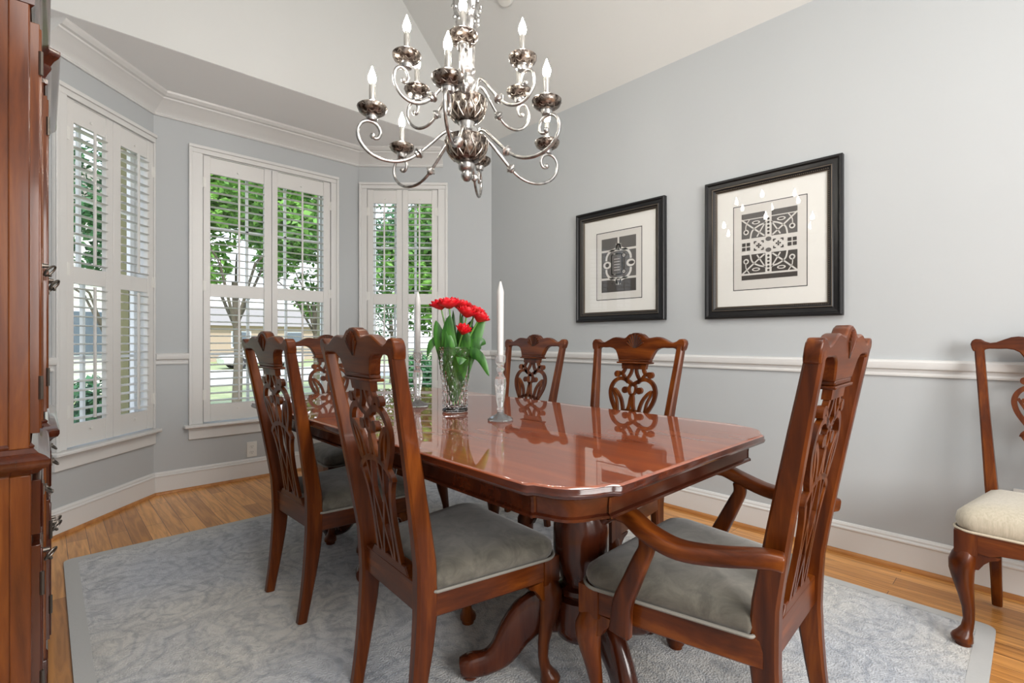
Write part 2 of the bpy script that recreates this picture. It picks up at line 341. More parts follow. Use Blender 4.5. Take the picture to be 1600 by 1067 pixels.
def window(name, P, rz, g0, g1, c0, c1, mullions, room_side_note):
    root = tag(empty(name, (P[0], P[1], 0), rz), kind='structure')
    zt = 2.43; m = MB()   # casing: stepped boards
    for a, b2 in ((c0, g0), (g1, c1)):
        m.box((a, -.018, ZSILL), (b2, 0, ZTOP)) if b2 - a > .012 else None
        if b2 - a > .03:
            oa, ob = (a, a + .02) if a == c0 else (b2 - .02, b2)
            m.box((oa, -.030, ZSILL), (ob, -.0185, zt - .0185))
    m.box((c0, -.018, ZTOP), (c1, 0, zt)); m.box((c0, -.030, zt - .018), (c1, -.018, zt + .004))
    m.build('window_casing', 'trim', root, bevel=.003)
    e0 = c0 - .03 if name != 'window_1' else c0 - .03; e1 = min(c1 + .03, c1 + .03)
    if name == 'window_1': e1 = 0.0
    MB().box((max(e0, -9), -.062, ZSILL - .022), (e1, .03, ZSILL)).build('window_sill', 'trim', root, bevel=.006)
    m = MB(); m.box((c0, -.018, ZSILL - .105), (c1, 0, ZSILL - .022)); m.box((c0, -.024, ZSILL - .04), (c1, -.018, ZSILL - .022)); m.build('window_apron', 'trim', root, bevel=.003)
    # jamb liner, sash with muntins, glass, olive brickmould outside
    m = MB(); m.box((g0 - .001, .0, ZSILL - .02), (g0 + .006, .15, ZTOP)); m.box((g1 - .006, .0, ZSILL - .02), (g1 + .001, .15, ZTOP)); m.box((g0, 0, ZTOP - .006), (g1, .15, ZTOP)); m.box((g0, .03, ZSILL - .02), (g1, .15, ZSILL - .005)); m.build('window_jamb', 'trim', root)
    zm = 1.42; m = MB(); f = .035
    for za, zb, y in ((ZSILL, zm + .02, .09), (zm - .02, ZTOP - .006, .115)):
        a, b2 = g0 + .006, g1 - .006
        m.box((a, y, za), (a + f, y + .025, zb)); m.box((b2 - f, y, za), (b2, y + .025, zb)); m.box((a, y, za), (b2, y + .025, za + f)); m.box((a, y, zb - f), (b2, y + .025, zb))
        for k in range(1, mullions + 1):
            x = a + f + (b2 - a - 2 * f) * k / (mullions + 1); m.box((x - .009, y + .003, za + f), (x + .009, y + .022, zb - f))
        m.box((a + f, y + .003, (za + zb) / 2 - .009), (b2 - f, y + .022, (za + zb) / 2 + .009))
    m.build('window_sash', 'sash', root)
    MB().box((g0 + .02, .101, ZSILL + .01), (g1 - .02, .104, zm)).box((g0 + .02, .126, zm), (g1 - .02, .129, ZTOP - .02)).build('window_pane', 'pane', root, smooth=False)
    m = MB(); m.box((g0 - .03, .15, ZSILL - .03), (g0 + .012, .25, ZTOP + .03)); m.box((g1 - .012, .15, ZSILL - .03), (g1 + .03, .25, ZTOP + .03)); m.box((g0 - .03, .15, ZTOP - .01), (g1 + .03, .25, ZTOP + .03)); m.box((g0 - .03, .15, ZSILL - .05), (g1 + .03, .27, ZSILL - .02))
    m.build('brickmould', 'olive', root)
    return root
window('window_1', C1, AL, -.662, -.014, -.735, -.001, 2, '')
window('window_2', C1, 0, .285, 1.220, .199, 1.286, 2, '')
window('window_3', C2, AR, .079, .700, .012, .787, 2, '')

# plantation shutters: two hinged panels a window, each a thing of its own
def shutter(label, P, rz, s0, s1, o0, o1, hinge_left):
    T = frame(P, rz); base = T @ Vector((s0, 0, ZSILL + .004))
    root = tag(empty('plantation_shutter', base, rz), label, 'shutter', 'white plantation shutters in the bay')
    w = s1 - s0; a, b2 = o0 - s0, o1 - s0; zb = .004; H = ZTOP - ZSILL - .014
    y0, y1 = -.012, .016; zz = lambda z: z - ZSILL - .004
    m = MB(); m.box((.0015, y0, zb), (a, y1, H)); m.box((b2, y0, zb), (w - .0015, y1, H))
    for za, zc in ((ZSILL + .008, .588), (1.365, 1.458), (2.253, ZTOP - .012)): m.box((a, y0 + .003, zz(za)), (b2, y1 - .003, zz(zc)))
    m.build('panel_frame', 'shutter', root, bevel=.002)
    for za, zc, tilt in ((.588, 1.365, R(4)), (1.458, 2.253, R(4))):
        nS = 15; m = MB(); pitch = (zc - za) / nS
        for k in range(nS):
            z = zz(za + pitch * (k + .5)); ring = []
            prof = [(-.031, 0), (-.02, .0035), (0, .0048), (.02, .0035), (.031, 0), (.02, -.0035), (0, -.0048), (-.02, -.0035)]
            for x in (a + .002, b2 - .002):
                ring.append([(x, .002 + p * math.cos(tilt) - q * math.sin(tilt), z + p * math.sin(tilt) + q * math.cos(tilt)) for p, q in prof])
            m.loft(ring)
        m.build('louver_bank', 'shutter', root)
        xm_ = (a + b2) / 2
        MB().box((xm_ - .0065, -.043, zz(za) + .02), (xm_ + .0065, -.031, zz(zc) - .012)).build('tilt_rod', 'shutter', root, bevel=.002)
    hx = 0.0 if hinge_left else w
    for z in (.2, .98, 1.72):
        m = MB(); m.box((hx - .018, y0 - .003, z - .035), (hx + .018, y0, z + .035)); m.tube([(hx, y0 - .004, z - .036), (hx, y0 - .004, z + .036)], .004, 8)
        m.build('hinge', 'plastic', root)
    for z in (.588 - .04, 2.253 + .04):
        MB().tube([((a + b2) / 2 + (0.0), y0, zz(z)), ((a + b2) / 2, y0 - .007, zz(z))], .006, 10).build('magnet_button', 'plastic', root)
shutter('left leaf of white shutters in the left bay window, beside the china cabinet', C1, AL, -.660, -.349, -.616, -.400, True)
shutter('right leaf of white shutters in the left bay window, by the bay corner', C1, AL, -.349, -.016, -.291, -.069, False)
shutter('left leaf of the wide white louvred shutters in the middle bay window', C1, 0, .288, .751, .333, .695, True)
shutter('right leaf of the wide white louvred shutters in the middle bay window', C1, 0, .751, 1.217, .794, 1.157, False)
shutter('left leaf of the narrow white louvred shutters in the right bay window', C2, AR, .082, .388, .135, .337, True)
shutter('right leaf of the narrow white louvred shutters in the right bay window, behind the tulips', C2, AR, .388, .697, .438, .646, False)

# mouldings swept along the wall path with mitred corners
PATH = [(XL, YB), P_left, C1, C2, C3, (XR, YB)]
def inward(i, j):
    a, b2 = Vector(PATH[i]), Vector(PATH[j]); d = (b2 - a).normalized(); return Vector((d.y, -d.x))
def miter(i):
    ns = []
    if i > 0: ns.append(inward(i - 1, i))
    if i < len(PATH) - 1: ns.append(inward(i, i + 1))
    if len(ns) == 1: return ns[0]
    s = ns[0] + ns[1]; return s / (1 + ns[0].dot(ns[1]))
def sweep_part(prof, a, b2):
    """a, b2: (segment index, fraction or None for mitred node)"""
    mbx = MB(); rings = []
    for seg, t in (a, b2):
        if t is None: p = Vector(PATH[seg]); nrm = miter(seg)
        else:
            p = Vector(PATH[seg]).lerp(Vector(PATH[seg + 1]), t); nrm = inward(seg, seg + 1)
        rings.append([(p.x + nrm.x * d, p.y + nrm.y * d, z) for d, z in prof])
    return mbx.loft(rings)
BASE = [(0, 0), (.016, 0), (.016, .118), (.020, .122), (.020, .128), (.013, .134), (.013, .142), (.008, .150), (0, .153)]
SHOE = [(.0, 0), (.030, 0), (.029, .008), (.025, .015), (.018, .019), (.0, .019)]
segs = [('left', 0), ('bay_left', 1), ('bay_middle', 2), ('bay_right', 3), ('right', 4)]
for nm, i in segs:
    struct(sweep_part(BASE, (i, None), (i + 1, None)), 'baseboard_' + nm, 'trim', angle=25)
    struct(sweep_part(SHOE, (i, None), (i + 1, None)), 'trim_%d' % (i + 1), 'shoe')
RAIL = [(0, .885), (.012, .885), (.014, .893), (.010, .902), (.012, .914), (.030, .920), (.034, .930), (.034, .950), (.026, .959), (0, .962)]
def fr(i, s): return s / (Vector(PATH[i + 1]) - Vector(PATH[i])).length
L1 = LEN_L; L2 = CRX - CLX; L3 = LEN_R
rails = [((4, None), (5, None)), ((3, fr(3, .787)), (4, None)), ((2, None), (2, fr(2, .199))), ((2, fr(2, 1.286)), (3, None)), ((1, None), (1, fr(1, L1 - .735))), ((0, None), (1, None))]
for k, (a, b2) in enumerate(rails): struct(sweep_part(RAIL, a, b2), 'trim_%d' % (11 + k), 'trim', angle=25)
CROWN = [(0, 2.575), (.012, 2.575), (.018, 2.584), (.013, 2.592), (.020, 2.602), (.036, 2.616), (.060, 2.638), (.086, 2.662), (.098, 2.668), (.100, 2.678), (.116, 2.682), (.132, 2.698), (.136, ZH), (0, ZH)]
tl = 1 - .800 / L1; tr = .742 / L3
for k, (a, b2) in enumerate([((1, tl), (2, None)), ((2, None), (3, None)), ((3, None), (3, tr))]): struct(sweep_part(CROWN, a, b2), 'trim_%d' % (21 + k), 'trim', angle=25)

# outlets
def outlet(P, rz, s, z, label):
    T = frame(P, rz); root = tag(empty('wall_outlet', T @ Vector((s, 0, z)), rz), label, 'outlet')
    MB().box((-.036, -.006, -.058), (.036, 0, .058)).build('cover_plate', 'plastic', root, bevel=.003)
    for dz in (-.021, .021):
        m = MB().lathe([(.015, 0), (.0165, .001), (.016, .003)], 16, T=Matrix.Translation((0, -.006, dz)) @ Matrix.Rotation(R(90), 4, 'X'))
        rc_ = m.build('receptacle', 'plastic', root)
        MB().box((-.007, -.0098, dz - .002), (-.005, -.0088, dz + .007)).box((.005, -.0098, dz - .002), (.007, -.0088, dz + .007)).box((-.002, -.0098, dz - .011), (.002, -.0088, dz - .007)).build('slot', 'slot', rc_)
outlet(C1, 0, .61, .222, 'white duplex wall outlet under the middle bay window')
outlet((XR, 0), R(-90), -.03, .388, 'white wall outlet behind the seat of the lone chair by the right wall')

# ------------------------------------------------------------------ rug
RX0, RX1, RY0, RY1 = .065, 2.505, .10, 3.15
def rrect(x0, y0, x1, y1, r, k=5):
    pts = []
    for cx, cy, a0 in ((x1 - r, y0 + r, -90), (x1 - r, y1 - r, 0), (x0 + r, y1 - r, 90), (x0 + r, y0 + r, 180)):
        for i in range(k + 1):
            a = R(a0 + 90 * i / k); pts.append((cx + r * math.cos(a), cy + r * math.sin(a)))
    return pts
rug = tag(empty('area_rug', ((RX0 + RX1) / 2, (RY0 + RY1) / 2, 0)), 'pale blue grey damask rug lying under the dining table', 'rug')
hx, hy = (RX1 - RX0) / 2, (RY1 - RY0) / 2
MB().prism(rrect(-hx + .012, -hy + .012, hx - .012, hy - .012, .03), .001, .012).build('rug_pile', 'rug', rug, bevel=.004)
m = MB(); o = rrect(-hx, -hy, hx, hy, .035); i_ = rrect(-hx + .05, -hy + .05, hx - .05, hy - .05, .02)
n_ = len(o); vs = [(x, y, .001) for x, y in o] + [(x, y, .0125) for x, y in o] + [(x, y, .0128) for x, y in i_]
m.add(vs, [(k, (k + 1) % n_, n_ + (k + 1) % n_, n_ + k) for k in range(n_)] + [(n_ + k, n_ + (k + 1) % n_, 2 * n_ + (k + 1) % n_, 2 * n_ + k) for k in range(n_)]); m.build('rug_border', 'rug_edge', rug)

# ------------------------------------------------------------------ dining chairs
Z0 = .012
PZ = [0, .10, .22, .34, .45, .60, .80, 1.0, 1.04]
PV = [-.045, -.028, -.010, 0, -.004, -.030, -.068, -.108, -.114]
def backv(z): return interp(PZ, PV, z)
def splatv(z): return interp([.40, .95], [-.008, -.098], z)
def post(sg, W, k=1.0):
    zs = [0, .04, .10, .17, .25, .33, .40, .47, .55, .65, .75, .85, .93, .99, 1.02]
    lat = lambda z: interp([0, .36, 1.02], [.163, .168 , .222], z) * W
    pts = [(sg * lat(z), backv(z), z) for z in zs]
    w = [.030, .031, .032, .034, .036, .037, .037, .036, .034, .032, .030, .030, .030, .030, .030]
    t = [.034, .036, .040, .046, .054, .060, .060, .056, .052, .048, .044, .040, .036, .034, .032]
    return MB().sweep_rect(pts, w, t, (1, 0, 0))
def crest(W):
    half = [(0, 1.0725), (.014, 1.072), (.022, 1.068), (.032, 1.067), (.042, 1.061), (.052, 1.052), (.062, 1.047), (.085, 1.050), (.108, 1.053), (.128, 1.050), (.148, 1.041), (.170, 1.030), (.188, 1.027), (.204, 1.033), (.216, 1.042), (.232, 1.044), (.243, 1.036), (.247, 1.022), (.243, 1.004), (.238, .992)]
    low = [(.206, .992), (.204, 1.000), (.190, 1.004), (.165, 1.003), (.140, 1.004), (.120, 1.000), (.104, .990), (.095, .975), (.088, .960), (.084, .948)]
    h = [(u * W, z) for u, z in half + low]
    poly = h + [(-u, z) for u, z in reversed(h) if u > 0]
    m = MB(); f = lambda u, z, h_: (u, backv(z) + h_, z)
    m.prism(poly, -.016, .016, f)
    return m
def shell_fan(W):
    m = MB()
    for k in range(-4, 5):
        n_ = 6; rt = .070 - abs(k) * .0035
        for sgn in (1, -1):
            a = R(k * (15 if sgn > 0 else 9.5)); pts = []; rad = []
            for i in range(n_ + 1):
                t = i / n_; rr = .008 + (rt - .008) * t; u = math.sin(a) * rr * .95; z = (.998 if sgn > 0 else .992) + math.cos(a) * rr
                pts.append((u, backv(z) + sgn * (.0155 + .001 * math.sin(math.pi * t)), z)); rad.append(.0010 + .0034 * t)
            m.tube(pts, rad, 8)
    return m
def shell_grooves():
    m = MB()
    for k in range(-4, 4):
        for sgn in (1, -1):
            a = R((k + .5) * (15 if sgn > 0 else 9.5)); z0 = .998 if sgn > 0 else .992; rt = .064 - abs(k + .5) * .0035
            pts = [(math.sin(a) * rr * .95, backv(z0 + math.cos(a) * rr) + sgn * .0165, z0 + math.cos(a) * rr) for rr in (.006, rt * .4, rt * .7, rt)]
            m.tube(pts, [.0008, .0012, .0016, .0020], 6)
    return m
def ribbon(m, pts, w, t=.013, k=5):
    P = smoothpath([(p[0], 0, p[1]) for p in pts], k); n_ = len(P); rings = []
    for i, p in enumerate(P):
        d = P[min(i + 1, n_ - 1)] - P[max(i - 1, 0)]; d.normalize(); c = Vector((d.z, 0, -d.x))
        wi = w if not isinstance(w, (list, tuple)) else w[0] + (w[1] - w[0]) * i / (n_ - 1)
        ring = []
        for a, b2 in ((1, 1), (-1, 1), (-1, -1), (1, -1)):
            q = p + c * (wi / 2 * a); ring.append((q.x, splatv(q.z) + b2 * t / 2, q.z))
        rings.append(ring)
    m.loft(rings)
def splat():
    m = MB(); pf = lambda u, z, h: (u, splatv(z) + h, z)
    disc = lambda cu, cz, r: m.prism([(cu + r * math.cos(i * math.pi / 7), cz + r * math.sin(i * math.pi / 7)) for i in range(14)], -.008, .008, pf)
    m.prism([(-.062, .905), (.062, .905), (.066, .934), (-.066, .934)], -.010, .010, pf)
    for s in (1, -1):
        q = lambda L: [(s * u, z) for u, z in L]
        ribbon(m, q([(.010, .915), (.014, .890), (.026, .868), (.040, .852)]), .013)          # inner rib
        ribbon(m, q([(.048, .915), (.052, .898), (.063, .884), (.082, .880)]), .015)          # outer rib to knob
        disc(s * .088, .880, .015)
        ribbon(m, q([(.0, .832), (.022, .846), (.052, .859), (.082, .856), (.107, .836), (.118, .803), (.111, .765), (.093, .730), (.073, .700)]), .017)  # heart loop
        ribbon(m, q([(.078, .888), (.058, .878), (.042, .858), (.026, .842)]), .013)
        ribbon(m, q([(.098, .808), (.077, .792), (.057, .765), (.046, .735), (.041, .708)]), .014)
        ribbon(m, q([(.108, .812), (.095, .788), (.080, .756), (.074, .726), (.071, .70)]), .010)
        disc(s * .038, .808, .0155)
        ribbon(m, q([(0, .836), (.014, .827), (.017, .811), (.012, .794), (0, .786)]), .011)   # ring round the centre
        ribbon(m, q([(.0, .792), (.006, .768), (.009, .742), (.017, .712)]), .015)
        ribbon(m, q([(0, .716), (.034, .712), (.066, .699), (.090, .680), (.096, .666)]), .016)  # lower band
        ribbon(m, q([(.096, .676), (.080, .648), (.066, .605), (.061, .55), (.063, .49), (.069, .415)]), .015)
        ribbon(m, q([(.052, .70), (.038, .64), (.018, .575), (-.005, .51), (-.032, .415)]), .011)
        ribbon(m, q([(.018, .71), (.030, .645), (.042, .575), (.044, .50), (.036, .415)]), .011)
    return m
def rounded_trap(ws, d0, wf, d1, r, k=6):
    """counter-clockwise seat outline, wide front at d1"""
    pts = []
    for cx, cy, a0 in ((ws - .01, d0 + .01, -90), (wf - r, d1 - r, 0), (-wf + r, d1 - r, 90), (-ws + .01, d0 + .01, 180)):
        rr = r if cy > d0 + .05 else .01
        for i in range(k + 1):
            a = R(a0 + 90 * i / k); pts.append((cx + rr * math.cos(a), cy + rr * math.sin(a)))
    return pts
def front_leg(sg, wf, df):
    m = MB(); ex, ey = sg * .707, .707
    bx, by = sg * (wf - .030), df - .030
    path = [(.325, 0, .030), (.310, .006, .034), (.285, .014, .037), (.255, .017, .034), (.215, .012, .028), (.170, .003, .022), (.125, -.005, .0175), (.085, -.007, .0155), (.060, -.002, .017), (.045, .006, .021), (.034, .013, .027), (.024, .016, .030), (.014, .014, .029), (.011, .012, .022), (0, .012, .022)]
    rings = []
    for z, o_, r in path:
        rings.append([(bx + ex * o_ + r * math.cos(2 * math.pi * k / 14), by + ey * o_ + r * math.sin(2 * math.pi * k / 14), z) for k in range(14)])
    m.loft(rings)
    m.box((bx - .030, by - .030, .315), (bx + .030, by + .030, .392))
    # knee brackets
    for dx, dy in ((-sg, 0), (0, -1)):
        c = [(0, .325), (.085, .325), (.080, .316), (.060, .308), (.045, .292), (.032, .270), (0, .262)]
        if dx: m.prism(c, by + .022, by - .0, lambda u, z, h: (bx + dx * u, h, z))
        else: m.prism(c, bx + sg * .022, bx, lambda u, z, h: (h, by - u, z))
    return m
def make_chair(label, arms=False, seat='velvet', pipe='piping'):
    root = tag(empty('dining_chair' if not arms else 'armchair'), label, 'chair', 'cherry dining chairs with pierced splats')
    W = 1.07 if arms else 1.0
    wf = .270 if arms else .236; df = .435 if arms else .420; wr = .205 if arms else .188
    for s in (-1, 1): post(s, W).build('back_post', 'cherry_z', root)
    cr = crest(W).build('crest_rail', 'cherry_x', root, bevel=.006)
    shell_fan(W).build('shell_carving', 'cherry_z', cr); shell_grooves().build('carved_groove', 'groove', cr)
    mbb = MB()
    f = lambda u, z, h: (u, backv(z) + h, z)
    mbb.prism([(-.088 , .930), (.088, .930), (.088, .938), (-.088, .938)], -.021, .021, f)
    mbb.prism([(-.082, .938), (.082, .938), (.082, .950), (-.082, .950)], -.016, .016, f)
    mbb.build('splat_cap', 'cherry_x', cr, bevel=.003)
    splat().build('back_splat', 'cherry_z', root, angle=30)
    m = MB(); m.box((-wr + .03, -.018, .335), (wr - .03, .014, .412)); m.prism([(-.115, .412), (.115, .412), (.095, .436), (-.095, .436)], -.020, .012, lambda u, z, h: (u, h, z)); m.build('rear_rail', 'cherry_x', root, bevel=.003)
    for s in (-1, 1):
        MB().sweep_rect([(s * (wr - .018), .0, .358), (s * (wf - .016), df - .05, .358)], .026, .068, (1, 0, 0)).build('side_rail', 'cherry_y', root)
        front_leg(s, wf, df).build('front_leg', 'dark_z' if False else 'cherry_z', root, angle=50)
    poly = [(-wf + .055, .392), (-wf + .055, .325), (-wf + .09, .322), (-.12, .332), (-.06, .338), (0, .334), (.06, .338), (.12, .332), (wf - .09, .322), (wf - .055, .325), (wf - .055, .392)]
    MB().prism(poly, df - .028, df - .004, lambda u, z, h: (u, h, z)).build('front_rail', 'cherry_x', root, bevel=.002)
    # cushion
    m = MB(); rings = []
    H_ = 1.35 if seat == 'cream' else 1.0
    for z, ins in ((.388, .012), (.398, .004), (.412, .0), (.430, .004), (.444, .022), (.454, .055), (.459, .10), (.461, .15)):
        zz_ = .388 + (z - .388) * H_
        o = rounded_trap(wr + .004, .018, wf + .002, df + .002, .055)
        cx, cy = 0, (df + .018) / 2
        rings.append([(cx + (x - cx) * (1 - ins / .24), cy + (y - cy) * (1 - ins / .24), zz_) for x, y in o])
    m.loft(rings); m.build('seat_cushion', seat, root, angle=60)
    o = rounded_trap(wr + .006, .016, wf + .004, df + .004, .055); pp = [(x, y, .394) for x, y in o]; pp.append(pp[0])
    MB().tube(pp, .0045, 6, cap=False).build('piping', pipe, root)
    if arms:
        for s in (-1, 1):
            p = smoothpath([(s * .240, -.055, .588), (s * .252, -.02, .590), (s * .276, .06, .578), (s * .300, .14, .576), (s * .304, .21, .594), (s * .292, .270, .618), (s * .282, .315, .614), (s * .272, .352, .588)], 5)
            n_ = len(p); w = [.036 + .018 * math.sin(math.pi * min(1, i / n_ * 1.05)) + (.008 if i > n_ * .7 else 0) for i in range(n_)]
            a = MB().sweep_rect(p, w, [.036] * n_, (1, 0, 0)).build('arm', 'cherry_y', root, bevel=.005, angle=50)
            p = smoothpath([(s * .282, .300, .318), (s * .284, .296, .345), (s * .288, .288, .40), (s * .292, .262, .46), (s * .296, .235, .52), (s * .296, .220, .555), (s * .294, .222, .585)], 5)
            MB().sweep_rect(p, [.030] * len(p), [.058 - .022 * min(1, i / len(p) * 1.3) for i in range(len(p))], (1, 0, 0)).build('arm_support', 'cherry_z', root, bevel=.004, angle=50)
            for z in (.34, .365): pass
    return root
def put(o, x, y, deg, label, z=Z0):
    o.location = (x, y, z); o.rotation_euler = (0, 0, R(deg)); o['label'] = label; return o
side = make_chair('x')
put(side, .723, 1.248, -93.5, 'cherry side chair nearest the camera, on the left long side of the table')
c = copy_tree(side); put(c, .728, 2.02, -88.5, 'farther cherry side chair on the left long side of the table')
c = copy_tree(side); put(c, 1.89, 1.275, 90, 'cherry side chair by the right wall, below the farther framed print')
c = copy_tree(side); put(c, 2.00, 2.04, 90, 'cherry side chair beyond the table, just right of the near candlestick')
c = copy_tree(side); put(c, 1.265, 2.885, 182, 'cherry chair at the far head of the table, in front of the middle bay window')
arm = make_chair('x', True); put(arm, 1.325, .416, 2.5, 'cherry armchair with scrolled arms at the near head of the table')
cr_ = make_chair('x', False, 'cream', 'cream_piping'); put(cr_, 2.675, -.055, 88, 'lone cherry chair with plump cream striped seat against the right wall')

# ------------------------------------------------------------------ dining table
TX, TY0, TY1 = 1.222, .567, 2.665
TW = .522; TYC = (TY0 + TY1) / 2; TL = (TY1 - TY0) / 2
def table_outline(ins=0, k=0):
    # quarter outline (x>0,y>0): straight side, small notch, ogee corner, end
    hw, hl = TW, TL
    q = [(hw, 0), (hw, hl - .150), (hw - .004, hl - .135), (hw - .014, hl - .128), (hw - .020, hl - .110), (hw - .026, hl - .088), (hw - .040, hl - .064), (hw - .062, hl - .044), (hw - .088, hl - .030), (hw - .112, hl - .022), (hw - .128, hl - .014), (hw - .135, hl - .004), (hw - .150, hl), (0, hl)]
    pts = [(x, y) for x, y in q]
    pts += [(-x, y) for x, y in reversed(q[:-1])]
    pts += [(-x, -y) for x, y in q[1:]]
    pts += [(x, -y) for x, y in reversed(q[1:-1])]
    if ins:
        n_ = len(pts); out = []
        for i in range(n_):
            a, b2, c2 = Vector(pts[i - 1]), Vector(pts[i]), Vector(pts[(i + 1) % n_])
            d1 = (b2 - a).normalized(); d2 = (c2 - b2).normalized(); nn = Vector((-d1.y, d1.x)) + Vector((-d2.y, d2.x)); nn = nn / max(.5, nn.length_squared / 2) if nn.length > 0 else nn
            out.append((b2.x + nn.x * ins, b2.y + nn.y * ins))
        return out
    return pts
table = tag(empty('dining_table', (TX, TYC, 0)), 'long glossy cherry double pedestal dining table on the pale rug', 'table')
m = MB(); rings = []
for ins, z in ((.030, .733), (.010, .734), (.003, .738), (.000, .744), (.004, .749), (.003, .754), (.005, .757)):
    rings.append([(x, y, z) for x, y in table_outline(ins)])
m.loft(rings, cap=False); nO = len(rings[0])
m.add([(x, y, .733) for x, y in table_outline(.030)], [tuple(range(nO))])
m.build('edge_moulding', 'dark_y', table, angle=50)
m = MB(); m.loft([[(x, y, z) for x, y in table_outline(i_)] for i_, z in ((.005, .757), (.007, .7595), (.011, .7608))], cap=False)
m.add([(x, y, .7608) for x, y in table_outline(.011)], [tuple(range(nO))]); m.build('table_top', 'table', table, angle=50)
m = MB(); rings = []
for ins, z in ((.034, .7335), (.034, .726), (.044, .722), (.046, .705), (.046, .688), (.040, .684), (.040, .678), (.050, .674), (.060, .674), (.060, .7335)):
    rings.append([(x, y, z) for x, y in table_outline(ins)])
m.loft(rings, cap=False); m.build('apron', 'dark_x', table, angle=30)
def ped(y, mirror):
    p = empty('pedestal', (0, y, 0)); p.parent = table
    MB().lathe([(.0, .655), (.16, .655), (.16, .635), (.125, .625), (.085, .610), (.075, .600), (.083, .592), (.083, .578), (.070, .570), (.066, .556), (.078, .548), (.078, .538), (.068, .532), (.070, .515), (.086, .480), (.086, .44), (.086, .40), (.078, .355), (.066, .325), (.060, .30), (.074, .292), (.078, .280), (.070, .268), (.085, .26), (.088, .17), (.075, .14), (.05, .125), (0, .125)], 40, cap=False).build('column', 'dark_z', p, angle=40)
    for a in ((141, 250, -5) if not mirror else (230, 110, 15)):
        T = Matrix.Rotation(R(a), 4, 'Z')
        pts = smoothpath([(.05, 0, .215), (.10, 0, .215), (.155, 0, .200), (.205, 0, .150), (.245, 0, .090), (.290, 0, .060), (.340, 0, .052), (.375, 0, .046)], 4); n_ = len(pts)
        h = [interp([0, .2, .45, .7, .88, 1], [.075, .072, .052, .036, .034, .026], i / (n_ - 1)) for i in range(n_)]
        wd = [interp([0, .3, .7, .88, 1], [.030, .028, .024, .032, .022], i / (n_ - 1)) for i in range(n_)]
        rings = []
        for i, q in enumerate(pts):
            d = (pts[min(i + 1, n_ - 1)] - pts[max(i - 1, 0)]).normalized(); up = Vector((-d.z, 0, d.x)); ring = []
            for k in range(14):
                t = 2 * math.pi * k / 14; c_, s_ = math.cos(t), math.sin(t)
                c_ = math.copysign(abs(c_) ** .7, c_); s_ = math.copysign(abs(s_) ** .7, s_)
                ring.append(tuple(q + Vector((0, 1, 0)) * (wd[i] * c_) + up * (h[i] * s_)))
            rings.append(ring)
        ft = MB().loft(rings, T=T).build('pedestal_foot', 'dark_z', p, angle=60)
        MB().lathe([(0, .012), (.020, .012), (.024, .018), (.022, .026), (0, .028)], 14, T=T @ Matrix.Translation((.345, 0, 0)), cap=False).build('foot_pad', 'dark_z', ft)
ped(.98 - TYC, False); ped(2.26 - TYC, True)

# ------------------------------------------------------------------ things on the table
ZT = .7608
VR = Vector((math.cos(TH), -math.sin(TH), 0)); VF = Vector((math.sin(TH), math.cos(TH), 0))
vx, vy = 1.214, 1.623
vase = tag(empty('crystal_vase', (vx, vy, ZT)), 'cut crystal vase of red tulips standing on the dining table', 'vase')
def diamond(t, z): return 1 + .12 * (abs(math.sin(9 * t + 80 * z)) * abs(math.sin(9 * t - 80 * z))) ** .6
outer = [(.046, .0), (.052, .004), (.052, .010), (.047, .018)] + [(interp([.018, .06, .10, .16, .22, .255], [.047, .0465, .048, .054, .062, .067], z), z) for z in [.018 + .237 * i / 44 for i in range(1, 45)]] + [(.0685, .259), (.067, .262)]
innerp = [(.063, .262), (.060, .255), (.056, .21), (.048, .15), (.042, .10), (.040, .05), (.039, .03), (.02, .024), (.0, .023)]
m = MB(); rings = []
SG = 72
for r, z in outer: rings.append([(r * (diamond(2 * math.pi * k / SG, z) if .02 < z < .25 else 1) * math.cos(2 * math.pi * k / SG), r * (diamond(2 * math.pi * k / SG, z) if .02 < z < .25 else 1) * math.sin(2 * math.pi * k / SG), z) for k in range(SG)])
for r, z in innerp: rings.append([(max(r, .0005) * math.cos(2 * math.pi * k / SG), max(r, .0005) * math.sin(2 * math.pi * k / SG), z) for k in range(SG)])
m.loft(rings); m.build('vase_glass', 'glass', vase, angle=22)
def lance(m, pts, w, fold=.25):
    P = smoothpath(pts, 5); n_ = len(P); L = []; 
    for i, p in enumerate(P):
        t = i / (n_ - 1); d = (P[min(i + 1, n_ - 1)] - P[max(i - 1, 0)]).normalized()
        c = d.cross(VF); c = c.normalized() if c.length > .05 else VR.copy(); nrm = c.cross(d).normalized()
        wi = w * (math.sin(math.pi * min(1, t * .93 + .07)) ** .8) * .5
        L.append([tuple(p + c * wi + nrm * wi * fold), tuple(p + nrm * (-.001)), tuple(p - c * wi + nrm * wi * fold), tuple(p - nrm * .0015)])
    m.loft(L)
